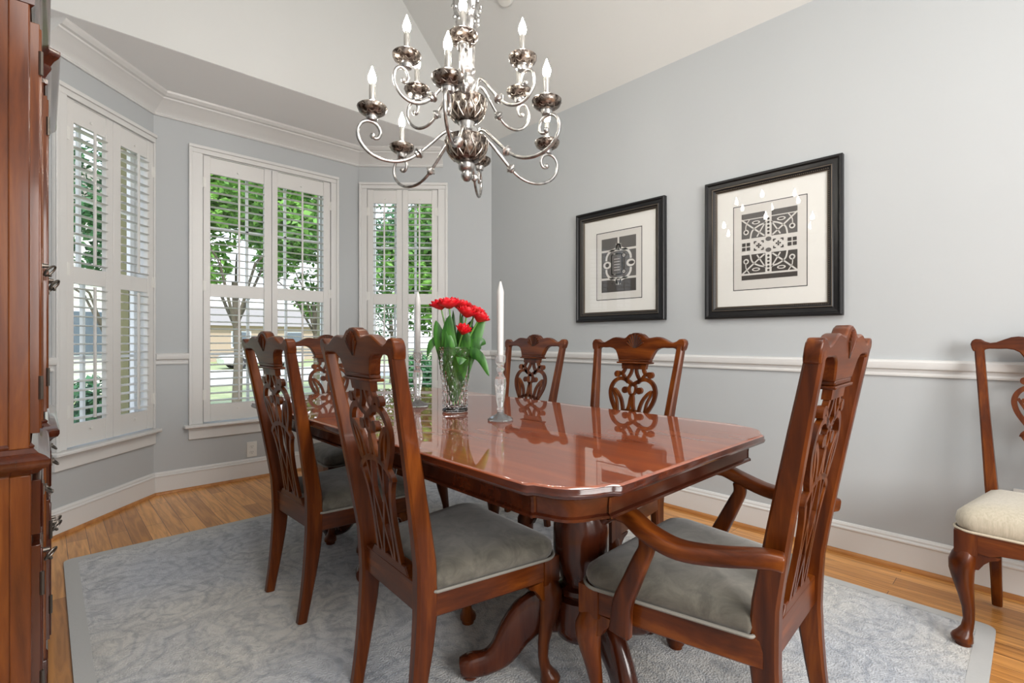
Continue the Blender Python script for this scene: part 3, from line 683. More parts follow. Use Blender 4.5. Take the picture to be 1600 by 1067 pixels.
def tulip(off, dep, z, r, label, leaves, tilt=0):
    root = tag(empty('tulip', (vx, vy, ZT + .028)), label, 'flower', 'red tulips in the crystal vase')
    r *= 1.15; b0 = Vector((random.uniform(-.018, .018), random.uniform(-.018, .018), .004)); head = VR * off + VF * dep + Vector((0, 0, z - ZT - .028))
    neck = VR * off * .35 + VF * dep * .35 + Vector((0, 0, .22)); low = VR * off * .15 + VF * dep * .15 + Vector((0, 0, .12))
    P = smoothpath([b0, low, neck, head], 6); MB().tube(P, .0032, 8).build('stem', 'stem', root)
    m = MB(); d = (head - neck).normalized(); q = d.to_track_quat('Z', 'Y').to_matrix().to_4x4(); T = Matrix.Translation(head - d * .018) @ q
    for ring, (n_, rr, h, op) in enumerate(((5, r * .45, .046, .30), (7, r * .8, .044, .75), (9, r * 1.0, .036, 1.2))):
        for k in range(n_):
            a = 2 * math.pi * (k + ring * .4 + random.uniform(-.1, .1)) / n_; Tk = T @ Matrix.Rotation(a, 4, 'Z'); ww = r * .55; L = []
            for i in range(6):
                t = i / 5; x = rr * (math.sin(t * 1.9) * .9) + op * .012 * t * t; zz_ = h * t * (1 - .12 * op * t); wi = ww * math.sin(math.pi * (t * .86 + .12)) ** .7
                L.append([(x, -wi, zz_ + .002), (x + .004, 0, zz_), (x, wi, zz_ + .002), (x - .0015, 0, zz_ + .001)])
            m.loft(L, T=Tk)
    m.build('bloom', 'petal', root, angle=80)
    for L in leaves:
        m = MB(); w = L[-1] * 1.35; pts = [VR * a + VF * b2 + Vector((0, 0, c2 - ZT - .028)) for a, b2, c2 in L[:-1]]
        lance(m, pts, w); m.build('leaf', 'leaf', root, angle=80)
    return root
tulip(-.056, -.02, 1.190, .030, 'red tulip at the left edge of the bunch', [[(-.01, 0, .82), (-.03, -.01, .95), (-.06, -.03, 1.06), (-.075, -.02, 1.13), .042], [(-.01, .01, .86), (-.03, 0, 1.0), (-.085, -.01, 1.045), (-.112, -.01, .985), .03]])
tulip(-.018, -.05, 1.192, .034, 'red tulip front and centre left, widest bloom at the top of the bunch', [[(0, -.01, .80), (-.01, -.03, .95), (-.02, -.06, 1.07), (-.012, -.07, 1.15), .046]])
tulip(.022, .03, 1.188, .030, 'red tulip at the back of the bunch, behind the widest bloom', [[(.01, .01, .82), (.02, .03, .98), (.05, .04, 1.08), (.06, .04, 1.13), .036]])
tulip(.052, -.03, 1.158, .030, 'red tulip right of centre, slightly lower in the bunch', [[(0, -.02, .80), (.02, -.05, .92), (.035, -.085, .985), (.028, -.10, .955), .045], [(.0, -.01, .80), (.03, -.03, .97), (.05, -.05, 1.06), (.03, -.05, 1.12), .03]])
tulip(.080, .01, 1.162, .032, 'red tulip near the right edge of the bunch', [[(.01, 0, .82), (.05, 0, .98), (.085, .0, 1.07), (.125, .01, 1.165), .046], [(.02, .0, .86), (.06, -.01, 1.0), (.10, -.01, 1.04), (.125, 0, 1.035), .04]])
tulip(.100, -.02, 1.140, .026, 'red tulip outermost on the right of the bunch', [[(.02, 0, .84), (.05, -.02, .985), (.10, -.03, .985), (.140, -.03, .905), .034]])
tulip(.040, -.065, 1.088, .016, 'small half open red tulip bud low in the front of the bunch', [[(-.01, -.01, .80), (-.02, -.04, .93), (-.015, -.06, 1.03), (-.03, -.06, 1.09), .036]])

for k, (a, b2, w_) in enumerate(((-.022, .012, .030), (.020, -.018, .032), (.004, .022, .028), (-.010, -.022, .030), (.026, .008, .028), (.012, -.010, .030), (-.004, .010, .030))):
    root = tag(empty('tulip_leaf', (vx, vy, ZT + .028)), 'broad green tulip leaf standing in the crystal vase among the stems', 'leaf', 'loose tulip leaves in the crystal vase')
    m = MB(); lance(m, [VR * a * .3 + VF * b2 * .3, VR * a * .7 + VF * b2 * .7 + Vector((0, 0, .10)), VR * a * 1.5 + VF * b2 * 1.5 + Vector((0, 0, .21)), VR * a * 2.8 + VF * b2 * 2.6 + Vector((0, 0, .315 + .012 * k))], w_ * 1.3)
    m.build('leaf_blade', 'leaf', root, angle=80)
def candlestick(x, y, label):
    root = tag(empty('candlestick', (x, y, ZT)), label, 'candlestick', 'crystal candlesticks on the table')
    prof = [(.0, 0), (.046, 0), (.047, .005), (.040, .011), (.026, .018), (.014, .025), (.011, .033), (.015, .040), (.011, .047), (.013, .06), (.019, .10), (.022, .130), (.021, .150), (.012, .166), (.010, .174), (.016, .182), (.016, .188), (.010, .194), (.013, .200), (.019, .210), (.021, .228), (.019, .236), (.012, .236), (.0115, .212), (0, .211)]
    m = MB(); m.lathe([(max(r, .0003), z) for r, z in prof], 12, cap=False); m.build('candlestick_glass', 'crystal', root, smooth=False)
    return root
def candle(x, y, label):
    root = tag(empty('taper_candle', (x, y, ZT + .2115)), label, 'candle', 'white taper candles')
    MB().lathe([(.0105, 0), (.0112, .03), (.0118, .12), (.0125, .24), (.0128, .252), (.009, .268), (.003, .290)], 16).build('wax_taper', 'wax', root)
    MB().tube([(0, 0, .289), (.001, 0, .296)], .0008, 6).build('wick', 'slot', root)
for x, y, a, b2 in ((1.197, 1.329, 'clear crystal candlestick to the right of the vase, nearer the camera', 'white taper candle in the near candlestick, right of the tulips'), (1.189, 1.86, 'clear crystal candlestick behind and left of the vase', 'white taper candle in the far crystal candlestick, left of the tulips')):
    candlestick(x, y, a); candle(x, y, b2)

# ------------------------------------------------------------------ chandelier
cx, cy = 1.24, 1.58
ch = tag(empty('chandelier', (cx, cy, 1.72)), 'two tier silver chandelier with twelve candle arms hanging over the dining table', 'chandelier')
dz = lambda z: z - 1.72
m = MB(); m.lathe([(.001, dz(1.690)), (.012, dz(1.693)), (.022, dz(1.705)), (.024, dz(1.716)), (.018, dz(1.730)), (.026, dz(1.734)), (.032, dz(1.740)), (.034, dz(1.754)), (.030, dz(1.766)), (.026, dz(1.772))], 24); m.build('finial', 'silver', ch)
def bowl(z0, z1, r, name):
    n_ = 12; prof = [(r * .36, z0), (r * .62, z0 + (z1 - z0) * .10), (r * .84, z0 + (z1 - z0) * .32), (r * .95, z0 + (z1 - z0) * .60), (r * .985, z0 + (z1 - z0) * .82), (r, z0 + (z1 - z0) * .93), (r * 1.0, z1), (r * .94, z1), (r * .85, z1 - .012), (r * .3, z1 - .016)]
    b_ = MB().lathe([(a, dz(z)) for a, z in prof], 48).build(name, 'bronze', ch)
    m = MB()
    for row, (fz0, fz1, cnt) in enumerate(((.42, .93, 14), (.10, .60, 14))):
        for k in range(cnt):
            a = 2 * math.pi * (k + row * .5) / cnt
            for s in (-1, 1):
                pts = []
                for i in range(6):
                    t = i / 5; zz_ = z0 + (z1 - z0) * (fz0 + (fz1 - fz0) * t); rr = interp([q[1] for q in prof[:7]], [q[0] for q in prof[:7]], zz_) + .002
                    aa = a + s * (.5 * 2 * math.pi / cnt) * math.sin(math.pi * (t * .72 + .0)) * .95
                    pts.append((rr * math.cos(aa), rr * math.sin(aa), dz(zz_)))
                m.tube(pts, .0026, 6)
    m.build('leaf_relief', 'relief', b_)
bowl(1.768, 1.862, .085, 'lower_bowl'); bowl(1.925, 2.020, .079, 'upper_bowl')
MB().lathe([(.030, dz(1.845)), (.024, dz(1.862)), (.032, dz(1.872)), (.034, dz(1.882)), (.024, dz(1.90)), (.028, dz(1.915)), (.034, dz(1.93))], 24).build('lower_column', 'silver', ch)
prof = [(.030, 2.0), (.020, 2.03), (.024, 2.055), (.030, 2.065), (.042, 2.080), (.044, 2.095), (.034, 2.110), (.024, 2.118), (.034, 2.128), (.036, 2.136), (.030, 2.142), (.031, 2.20), (.033, 2.26), (.038, 2.30), (.044, 2.33), (.036, 2.345), (.048, 2.36), (.054, 2.40), (.050, 2.44), (.030, 2.47), (.012, 2.49), (.010, 2.52)]
MB().lathe([(a, dz(z)) for a, z in prof], 36, mod=lambda t, z: 1 + (.07 * math.cos(12 * t) if dz(2.145) < z < dz(2.47) else 0)).build('fluted_column', 'silver', ch)
m = MB()
for k in range(40):
    a = k * 2.4; z = 2.31 + .15 * (k / 40); rr = interp([2.30, 2.36, 2.41, 2.46], [.042, .052, .058, .040], z); m.sphere((rr * math.cos(a), rr * math.sin(a), dz(z)), .0075, 8)
m.build('beaded_collar', 'silver', ch)
zr_ = ZS + PITCH * (XR - cx) - .02
m = MB(); k = 0; z = 2.50
while z < zr_ - .05:
    pts = [((.012 * math.cos(t) if k % 2 else 0), (0 if k % 2 else .012 * math.cos(t)), dz(z + .024 + .024 * math.sin(t))) for t in [2 * math.pi * i / 12 for i in range(13)]]
    m.tube(pts, .003, 6, cap=False); z += .040; k += 1
m.build('chain', 'silver', ch)
MB().lathe([(.012, dz(zr_ - .07)), (.06, dz(zr_ - .06)), (.07, dz(zr_ - .03)), (.07, dz(zr_ + .03))], 24).build('ceiling_canopy', 'silver', ch)
ARM = [(.045, -.055), (.046, -.020), (.058, .004), (.080, .010), (.105, -.005), (.150, -.048), (.205, -.098), (.250, -.128), (.300, -.143), (.355, -.142), (.405, -.122), (.438, -.085), (.444, -.048), (.428, -.018), (.400, -.008), (.372, -.018), (.358, -.042), (.364, -.064), (.380, -.070), (.388, -.062)]
def make_arm(scale, drop):
    k = scale / .392; A = [(.045 + (r - .045) * k, z * drop) for r, z in ARM]
    P = smoothpath([(r, 0, z) for r, z in A], 4)
    a = MB().tube(P, [.0066] * (len(P) - 8) + [.0066 - .0003 * i for i in range(8)], 10).build('arm', 'silver', ch)
    e = A[-1]; MB().sphere((e[0], 0, e[1]), .011, 12).build('scroll_end', 'silver', a)
    c_ = A[6]; d = Vector((A[7][0] - A[5][0], 0, A[7][1] - A[5][1])).normalized(); T = Matrix.Translation((c_[0], 0, c_[1])) @ d.to_track_quat('Z', 'Y').to_matrix().to_4x4()
    MB().lathe([(.006, -.016), (.011, -.012), (.020, -.004), (.021, .002), (.014, .006), (.012, .014), (.006, .018)], 16, T=T).build('collar', 'silver', a)
    R0 = scale; T = Matrix.Translation((R0, 0, 0))
    MB().lathe([(.008, -.010), (.018, -.006), (.022, .004), (.020, .012), (.024, .018)], 20, T=T).build('cup', 'silver', a)
    b_ = MB().lathe([(.020, .014), (.036, .018), (.048, .026), (.0535, .038), (.054, .046), (.050, .050), (.042, .044), (.014, .040), (.012, .048)], 28, T=T).build('bobeche', 'bronze', a)
    m = MB()
    for q in range(9):
        aa = 2 * math.pi * q / 9
        for s in (-1, 1):
            pts = [((interp([0, 1], [.030, .0545], t)) * math.cos(aa + s * .3 * math.sin(math.pi * t)) + R0, (interp([0, 1], [.030, .0545], t)) * math.sin(aa + s * .3 * math.sin(math.pi * t)), .0165 + .024 * t ** 1.6) for t in [i / 5 for i in range(6)]]
            m.tube(pts, .0016, 6)
    m.build('petal_relief', 'relief', a)
    MB().lathe([(.0115, .044), (.0115, .128), (.009, .132)], 16, T=T).build('candle_sleeve', 'candle_sleeve', a)
    MB().lathe([(.006, .130), (.011, .136), (.0145, .146), (.0145, .156), (.0105, .170), (.005, .184), (.0012, .196)], 12, T=T).build('bulb', 'bulb', a)
    return a
def copy_arm(a, rz, z):
    c = a.copy(); COL.objects.link(c); c.parent = ch; c.rotation_euler = (0, 0, rz); c.location = (0, 0, z)
    for q in list(a.children):
        d = q.copy(); COL.objects.link(d); d.parent = c
base_ang = math.atan2(-cy, -cx)     # towards the camera
for scale, z, drop, tw in ((.373, dz(1.870), 1.0, -9.5), (.252, dz(2.079), .88, -3)):
    a0 = make_arm(scale, drop); ang = base_ang + R(tw); a0.rotation_euler = (0, 0, ang); a0.location = (0, 0, z)
    for k in range(1, 6): copy_arm(a0, ang + k * math.pi / 3, z)

# smoke detector on the right slope
nrm = Vector((-PITCH, 0, -1)).normalized(); sx = 2.298; p = Vector((sx, 2.498, ZS + PITCH * (XR - sx)))
sd = tag(empty('smoke_detector', p), 'round white smoke detector on the sloping ceiling above the chandelier', 'smoke detector')
sd.rotation_mode = 'QUATERNION'; sd.rotation_quaternion = nrm.to_track_quat('Z', 'Y')
MB().lathe([(.065, 0), (.066, .012), (.060, .026), (.045, .034), (.001, .036)], 32).build('detector_housing', 'plastic', sd)
MB().lathe([(.020, .034), (.018, .040), (.001, .041)], 16).build('sensor_cap', 'plastic', sd)

# ------------------------------------------------------------------ framed prints on the right wall
def TP(yc, zc): return Matrix.Translation((XR, yc, zc)) @ Matrix.Rotation(R(-90), 4, 'Z')   # local x right, y into the wall, z up
def picture(yc, z0, z1, w, label, art, fw=.068):
    zc = (z0 + z1) / 2; h = z1 - z0; root = tag(empty('framed_print', (XR, yc, zc), R(-90)), label, 'picture')
    def rect(ins, y): return [(-w / 2 + ins, y, -h / 2 + ins), (w / 2 - ins, y, -h / 2 + ins), (w / 2 - ins, y, h / 2 - ins), (-w / 2 + ins, y, h / 2 - ins)]
    m = MB(); m.loft([rect(0, -.001), rect(0, -.030), rect(.006, -.036), rect(.014, -.036), rect(.020, -.028), rect(.040, -.026), rect(.046, -.030), rect(.052, -.028), rect(fw - .006, -.020), rect(fw, -.016), rect(fw, -.006)], cap=False); fr_ = m.build('frame', 'black_frame', root, smooth=False, bevel=.0015)
    m = MB()
    for a in (.045, fw - .002):
        m.loft([rect(a, -.026), rect(a, -.0315), rect(a + .003, -.0315), rect(a + .003, -.024)] if a < .05 else [rect(a - .001, -.018), rect(a - .001, -.0195), rect(a + .003, -.018), rect(a + .003, -.012)], cap=False)
    m.build('gilt_edge', 'bronze_line', fr_, smooth=False)
    m = MB(); st = .0092; a = fw - .009; X, Z = w / 2 - a, h / 2 - a
    for i in range(int(2 * X / st)):
        for s in (-1, 1): m.sphere((-X + st * (i + .5), -.022, s * Z), .0036, 6)
    for i in range(int(2 * Z / st)):
        for s in (-1, 1): m.sphere((s * X, -.022, -Z + st * (i + .5)), .0036, 6)
    m.build('beading', 'bronze_line', fr_)
    MB().box((-w / 2 + fw - .004, -.010, -h / 2 + fw - .004), (w / 2 - fw + .004, -.006, h / 2 - fw + .004)).build('mat_board', 'mat_board', root, smooth=False)
    MB().box((-w / 2 + fw - .003, -.0150, -h / 2 + fw - .003), (w / 2 - fw + .003, -.0142, h / 2 - fw + .003)).build('picture_glass', 'picture_glass', root, smooth=False)
    art(root)
    return root
Y0_ = -.0102
def flat(m, poly, lay): m.prism(poly, Y0_ - .0003 * lay, Y0_ - .0003 * lay - .0002, lambda u, z, h: (u, h, z))
def rectp(x0, z0, x1, z1): return [(x0, z0), (x1, z0), (x1, z1), (x0, z1)]
def circ(x, z, r, n_=20, ry=None): return [(x + r * math.cos(2 * math.pi * i / n_), z + (ry or r) * math.sin(2 * math.pi * i / n_)) for i in range(n_)]
def line(m, pts, w, lay, k=5):
    P = smoothpath([(p[0], 0, p[1]) for p in pts], k) if len(pts) > 2 else [Vector((p[0], 0, p[1])) for p in pts]
    L = []; Rr = []
    for i, p in enumerate(P):
        d = (P[min(i + 1, len(P) - 1)] - P[max(i - 1, 0)]).normalized(); c_ = Vector((d.z, 0, -d.x)) * w / 2
        L.append((p.x + c_.x, p.z + c_.z)); Rr.append((p.x - c_.x, p.z - c_.z))
    for i in range(len(P) - 1): flat(m, [L[i], L[i + 1], Rr[i + 1], Rr[i]], lay)
def border(m, w, h, cz, t, lay):
    for p_ in (rectp(-w / 2, cz - h / 2, w / 2, cz - h / 2 + t), rectp(-w / 2, cz + h / 2 - t, w / 2, cz + h / 2), rectp(-w / 2, cz - h / 2, -w / 2 + t, cz + h / 2), rectp(w / 2 - t, cz - h / 2, w / 2, cz + h / 2)): flat(m, p_, lay)
def art_right(root):
    w, h = .380, .478; cz = -.003; p = MB(); flat(p, rectp(-w / 2, cz - h / 2, w / 2, cz + h / 2), 0); sheet = p.build('print_sheet', 'paper', root, smooth=False)
    k = MB(); border(k, w, h, cz, .004, 1); k.build('print_border', 'ink_black', sheet, smooth=False)
    X = .143; d = MB(); g = MB(); wht = MB()
    flat(g, rectp(-X, .155, X, .185), 2); flat(d, rectp(-X, -.186, X, -.160), 2)
    flat(g, rectp(-X, .045, X, .150), 2); flat(d, rectp(-X, -.150, X, -.045), 2)
    for s in (-1, 1):
        for t in (-1, 1):
            ln = [(0.02 * s, .05 * t), (.08 * s, .10 * t), (X * s, .155 * t)]; line(wht, ln, .008, 4)
            line(wht, [(.095 * s, .042 * t), (.085 * s, .085 * t), (.050 * s, .110 * t), (.015 * s, .120 * t)], .008, 4)
            line(wht, [(.015 * s, .125 * t), (.06 * s, .05 * t)], .007, 4); line(wht, [(.10 * s, .150 * t), (.118 * s, .12 * t), (.120 * s, .085 * t)], .005, 4)
            flat(wht, circ(.118 * s, .082 * t, .015), 4); flat(d, circ(.118 * s, .082 * t, .008), 6); flat(wht, circ(.065 * s, .130 * t, .022, 20, .010), 4); flat(d, circ(.065 * s, .130 * t, .014, 20, .005), 6)
    flat(wht, rectp(-.016, -.150, .016, .185), 4)
    for i in range(5):
        for t in (-1, 1): flat(d, circ(0, t * (.062 + .0195 * i), .0065), 6)
    flat(g, circ(0, .030, .015, 20, .012), 6); flat(g, circ(0, -.030, .015, 20, .012), 6)
    for s in (-1, 1):
        for a in (-1, 1):
            for b2 in (-1, 1):
                flat(d, rectp(s * .118 + a * .003, b2 * .003, s * .118 + a * .022, b2 * .022) if a > 0 and b2 > 0 else sorted_rect(s * .118 + a * .003, b2 * .003, s * .118 + a * .022, b2 * .022), 6)
                flat(d, sorted_rect(s * .050 + a * .012, b2 * .020, s * .050 + a * .026, b2 * .026), 6); flat(d, sorted_rect(s * .050 + a * .020, b2 * .012, s * .050 + a * .026, b2 * .026), 6)
        for q in range(4): flat(d, circ(s * .050 + .009 * math.cos(R(90 * q)), .009 * math.sin(R(90 * q)), .005, 8), 6)
        flat(d, circ(s * .050, 0, .004, 8), 6)
    g.build('grey_print', 'ink_grey', sheet, smooth=False); d.build('dark_print', 'ink', sheet, smooth=False); wht.build('path_print', 'paper', sheet, smooth=False)
def sorted_rect(x0, z0, x1, z1): return rectp(min(x0, x1), min(z0, z1), max(x0, x1), max(z0, z1))
def art_left(root):
    w, h = .372, .476; cz = -.005; p = MB(); flat(p, rectp(-w / 2, cz - h / 2, w / 2, cz + h / 2), 0); sheet = p.build('print_sheet', 'paper', root, smooth=False)
    k = MB(); border(k, w, h, cz, .005, 1); k.build('print_border', 'ink_black', sheet, smooth=False)
    X = .140; g = MB(); d = MB(); wht = MB()
    flat(g, rectp(-X, .105, X, .185), 2); flat(g, rectp(-X, -.090, X, .090), 2); flat(d, rectp(-X, -.190, X, -.105), 2)
    line(wht, [(0, .185), (0, .10)], .014, 4); line(wht, [(-.012, .14), (-.02, .11), (-.07, .09), (-.095, .06), (-.10, .03)], .016, 4); line(wht, [(.012, .14), (.02, .11), (.07, .09), (.095, .06), (.10, .03)], .016, 4)
    line(wht, [(-.012, -.14), (-.02, -.11), (-.07, -.09), (-.095, -.06), (-.10, -.03)], .016, 4); line(wht, [(.012, -.14), (.02, -.11), (.07, -.09), (.095, -.06), (.10, -.03)], .016, 4)
    for s in (-1, 1):
        flat(wht, circ(0, s * .118, .024), 4); flat(g, circ(0, s * .118, .010), 6)
        line(wht, [(-X, s * .097), (X, s * .097)], .012, 4); flat(wht, circ(-s * .092 if s > 0 else .098, 0, .034, 24, .026), 4)
        line(wht, [(.030, .055), (.020, .07), (-.045, .07), (-.055, .05), (-.055, -.05), (-.045, -.07), (.020, -.07), (.030, -.055), (.030, .055)], .007, 6, 3)
        flat(d, circ(.045, s * .055, .020), 6); flat(wht, circ(.045, s * .055, .010), 8); flat(d, circ(.045, s * .055, .005), 9)
    flat(d, circ(-.092, 0, .016, 16, .014), 6); flat(d, circ(.104, 0, .022, 16, .012), 6)
    for i in range(5): flat(wht, rectp(-.035, -.042 + i * .019, .012, -.038 + i * .019), 6)
    flat(d, rectp(.036, -.05, .056, .05), 5)
    g.build('grey_print', 'ink_grey', sheet, smooth=False); d.build('dark_print', 'ink', sheet, smooth=False); wht.build('path_print', 'paper', sheet, smooth=False)
picture(1.0035, 1.174, 1.972, .698, 'black framed garden plan print on the right wall, larger and nearer of the two', art_right)
picture(1.974, 1.180, 1.968, .717, 'black framed garden plan print on the right wall, farther one, reflecting a window', art_left)

# ------------------------------------------------------------------ china cabinet
cab = tag(empty('china_cabinet', (XL, 1.6, 0)), 'tall cherry china cabinet with glass doors at the left edge of the picture', 'cabinet')
X = lambda x: x - XL
def cbox(m, x0, x1, y0, y1, z0, z1): return m.box((X(x0), y0 - 1.6, z0), (X(x1), y1 - 1.6, z1))
xb = XL + .02
m = MB()   # side frame with recessed panel, back, top, shelf bottom of upper case
for ya in (1.60, 2.98):
    cbox(m, xb, -.024, ya, ya + .020, .80, 1.84)
    o = -.006 if ya < 2 else .020
    for xa, xc in ((-.060, -.024), (xb, xb + .05)): cbox(m, xa, xc, ya + o, ya + o + .006, .80, 1.84)
cbox(m, xb, xb + .012, 1.6, 3.0, .80, 1.84); cbox(m, xb, -.024, 1.6, 3.0, .785, .81); cbox(m, xb, -.024, 1.6, 3.0, 1.82, 1.85)
cbox(m, xb, -.002, 2.05, 2.08, .80, 1.84); cbox(m, xb, -.002, 2.73, 2.76, .80, 1.84)
m.build('upper_case', 'cab', cab, bevel=.003)
m = MB()
for z in (1.12, 1.46): cbox(m, xb + .012, -.05, 1.62, 2.98, z, z + .008)
m.build('glass_shelf', 'picture_glass', cab)
def door(y0, y1, z0, z1, xf, glass, hang, ringz):
    dy = 1.6; d = empty('cabinet_door', (X(xf), y0 - dy, z0)); d.parent = cab; w, h = y1 - y0, z1 - z0; f = .045
    m = MB(); m.box((-.018, 0, 0), (0, f, h)); m.box((-.018, w - f, 0), (0, w, h)); m.box((-.018, f, 0), (0, w - f, f)); m.box((-.018, f, h - f), (0, w - f, h))
    m.tube([(.0, .006, .01), (.0, .006, h - .01)], .004, 8); m.tube([(.0, w - .006, .01), (.0, w - .006, h - .01)], .004, 8)
    m.build('door_frame', 'cab' if glass else 'cab_dark', d, bevel=.004)
    if glass:
        MB().box((-.011, f - .004, f - .004), (-.008, w - f + .004, h - f + .004)).build('door_glass', 'picture_glass', d, smooth=False)
    else:
        m = MB(); m.box((-.014, f - .004, f - .004), (-.006, w - f + .004, h - f + .004)); m.box((-.010, f + .03, f + .03), (.001, w - f - .03, h - f - .03)); m.build('door_panel', 'cab_dark', d, bevel=.006)
    for z in (.08, h - .12):
        MB().tube([(.002, 0 if hang else w, z), (.002, 0 if hang else w, z + .055)], .0045, 8).build('door_hinge', 'pewter', d)
    yh = w - .03 if hang else .03
    m = MB(); m.box((0, yh - .010, ringz - .05), (.003, yh + .010, ringz + .05)); m.tube([(.0, yh, ringz), (.018, yh, ringz)], [.008, .005], 10)
    m.tube([(.020 + .012 * math.sin(t + .6), yh + .010 * math.cos(t), ringz - .014 + .015 * math.sin(t)) for t in [2 * math.pi * i / 16 for i in range(17)]], .003, 8, cap=False)
    m.sphere((.020, yh, ringz - .028), .005, 8); m.build('ring_pull', 'pewter', d)
door(1.625, 2.045, .83, 1.80, -.008, True, True, .44); door(2.085, 2.405, .83, 1.80, .006, True, True, .43); door(2.41, 2.725, .83, 1.80, .006, True, False, .43); door(2.765, 2.975, .83, 1.80, -.008, True, False, .44)
m = MB()
for ya in (1.60, 2.98): cbox(m, xb, -.022, ya, ya + .02, .10, .74)
for xa, xc in ((-.058, -.022), (xb, xb + .05)): cbox(m, xa, xc, 1.594, 1.60, .10, .74)
cbox(m, xb, xb + .012, 1.6, 3.0, .10, .74); cbox(m, xb, -.022, 1.6, 3.0, .09, .12); cbox(m, xb, .004, 2.05, 2.08, .09, .74); cbox(m, xb, .004, 2.73, 2.76, .09, .74)
cbox(m, -.04, -.022, 1.62, 2.05, .56, .58); cbox(m, -.02, .004, 2.08, 2.73, .56, .575); cbox(m, -.04, -.022, 1.62, 2.05, .72, .74)
m.build('lower_case', 'cab', cab, bevel=.003)
door(1.625, 2.045, .13, .565, -.006, False, True, .30); door(2.085, 2.405, .13, .56, .012, False, True, .28); door(2.41, 2.725, .13, .56, .012, False, False, .28); door(2.765, 2.975, .13, .56, -.006, False, False, .3)
def drawer(y0, y1, z0, z1, xf):
    d = empty('cabinet_drawer', (X(xf), y0 - 1.6, z0)); d.parent = cab; w, h = y1 - y0, z1 - z0
    MB().box((-.25, .01, .01), (-.018, w - .01, h - .01)).box((-.018, 0, 0), (0, w, h)).box((0, .012, .012), (.004, w - .012, h - .012)).build('drawer_front', 'cab_dark', d, bevel=.005)
    for yh in ((w / 2,) if w < .45 else (w * .25, w * .75)):
        m = MB(); m.box((0, yh - .035, h / 2 - .012), (.007, yh + .035, h / 2 + .012)); pts = [(.006 + .016 * math.sin(t), yh - .026 * math.cos(t), h / 2 - .016 * math.sin(t)) for t in [math.pi * i / 12 for i in range(13)]]
        m.tube(pts, .003, 8); m.sphere((.008, yh - .026, h / 2), .005, 8); m.sphere((.008, yh + .026, h / 2), .005, 8); m.build('drawer_pull', 'pewter', d)
drawer(1.625, 2.045, .59, .72, -.006); drawer(2.085, 2.725, .585, .72, .012); drawer(2.765, 2.975, .59, .72, -.006)
# waist, cornice and base mouldings follow the breakfront plan
def plan(o, side):
    return [(xb, 1.600 - side), (-.022 + o, 1.600 - side), (-.022 + o, 2.045 - o * .6), (.002 + o, 2.060 - o * .6), (.002 + o, 2.750 + o * .6), (-.022 + o, 2.765 + o * .6), (-.022 + o, 3.0), (xb, 3.0)]
def mould(prof, name, mt='cab_dark'):
    m = MB(); m.loft([[(X(x), y - 1.6, z) for x, y in plan(o, s)] for o, s, z in prof]); return m.build(name, mt, cab, angle=28)
mould([(.002, .004, .740), (.012, .014, .744), (.018, .022, .752), (.028, .030, .758), (.032, .034, .766), (.032, .034, .776), (.024, .026, .784), (.012, .012, .790), (.004, .004, .800), (.006, .006, .806), (.0, .0, .812)], 'waist_moulding')
mould([(0, .0, 1.82), (.006, .008, 1.825), (.006, .008, 1.838), (.0, .002, 1.842), (.004, .01, 1.852), (.012, .02, 1.866), (.014, .024, 1.872), (.012, .024, 1.880), (.020, .032, 1.895), (.030, .04, 1.905), (.034, .044, 1.915), (.034, .044, 1.925), (0, 0, 1.93)], 'cornice')
mould([(.006, .008, .085), (.006, .008, .110), (.002, .003, .118), (0, 0, .125)], 'base_moulding')
# arched pediment over the centre and bracket feet
pts = [(2.10, 1.93)] + [(2.10 + .61 * i / 20, 1.945 + .125 * math.sin(math.pi * i / 20) ** .8) for i in range(21)] + [(2.71, 1.93)]
MB().prism(pts, X(-.03), X(.012), lambda u, z, h: (h, u - 1.6, z)).build('pediment', 'cab', cab, bevel=.004)
for y0, y1, xf in ((1.600, 1.70, -.018), (2.05, 2.14, .008), (2.67, 2.76, .008), (2.90, 3.0, -.018)):
    poly = [(y0, 0), (y0 + .035, 0), (y0 + .05, .04), (y1, .085), (y0, .085)] if y0 in (1.600, 2.05) else [(y1, 0), (y1 - .035, 0), (y1 - .05, .04), (y0, .085), (y1, .085)]
    MB().prism(poly, X(xf - .03), X(xf), lambda u, z, h: (h, u - 1.6, z)).build('bracket_foot', 'cab_dark', cab, bevel=.003)
for y0 in (1.62, 2.93): MB().box((X(xb), y0 - 1.6, 0), (X(xb) + .05, y0 - 1.55, .09)).build('back_foot', 'cab_dark', cab)

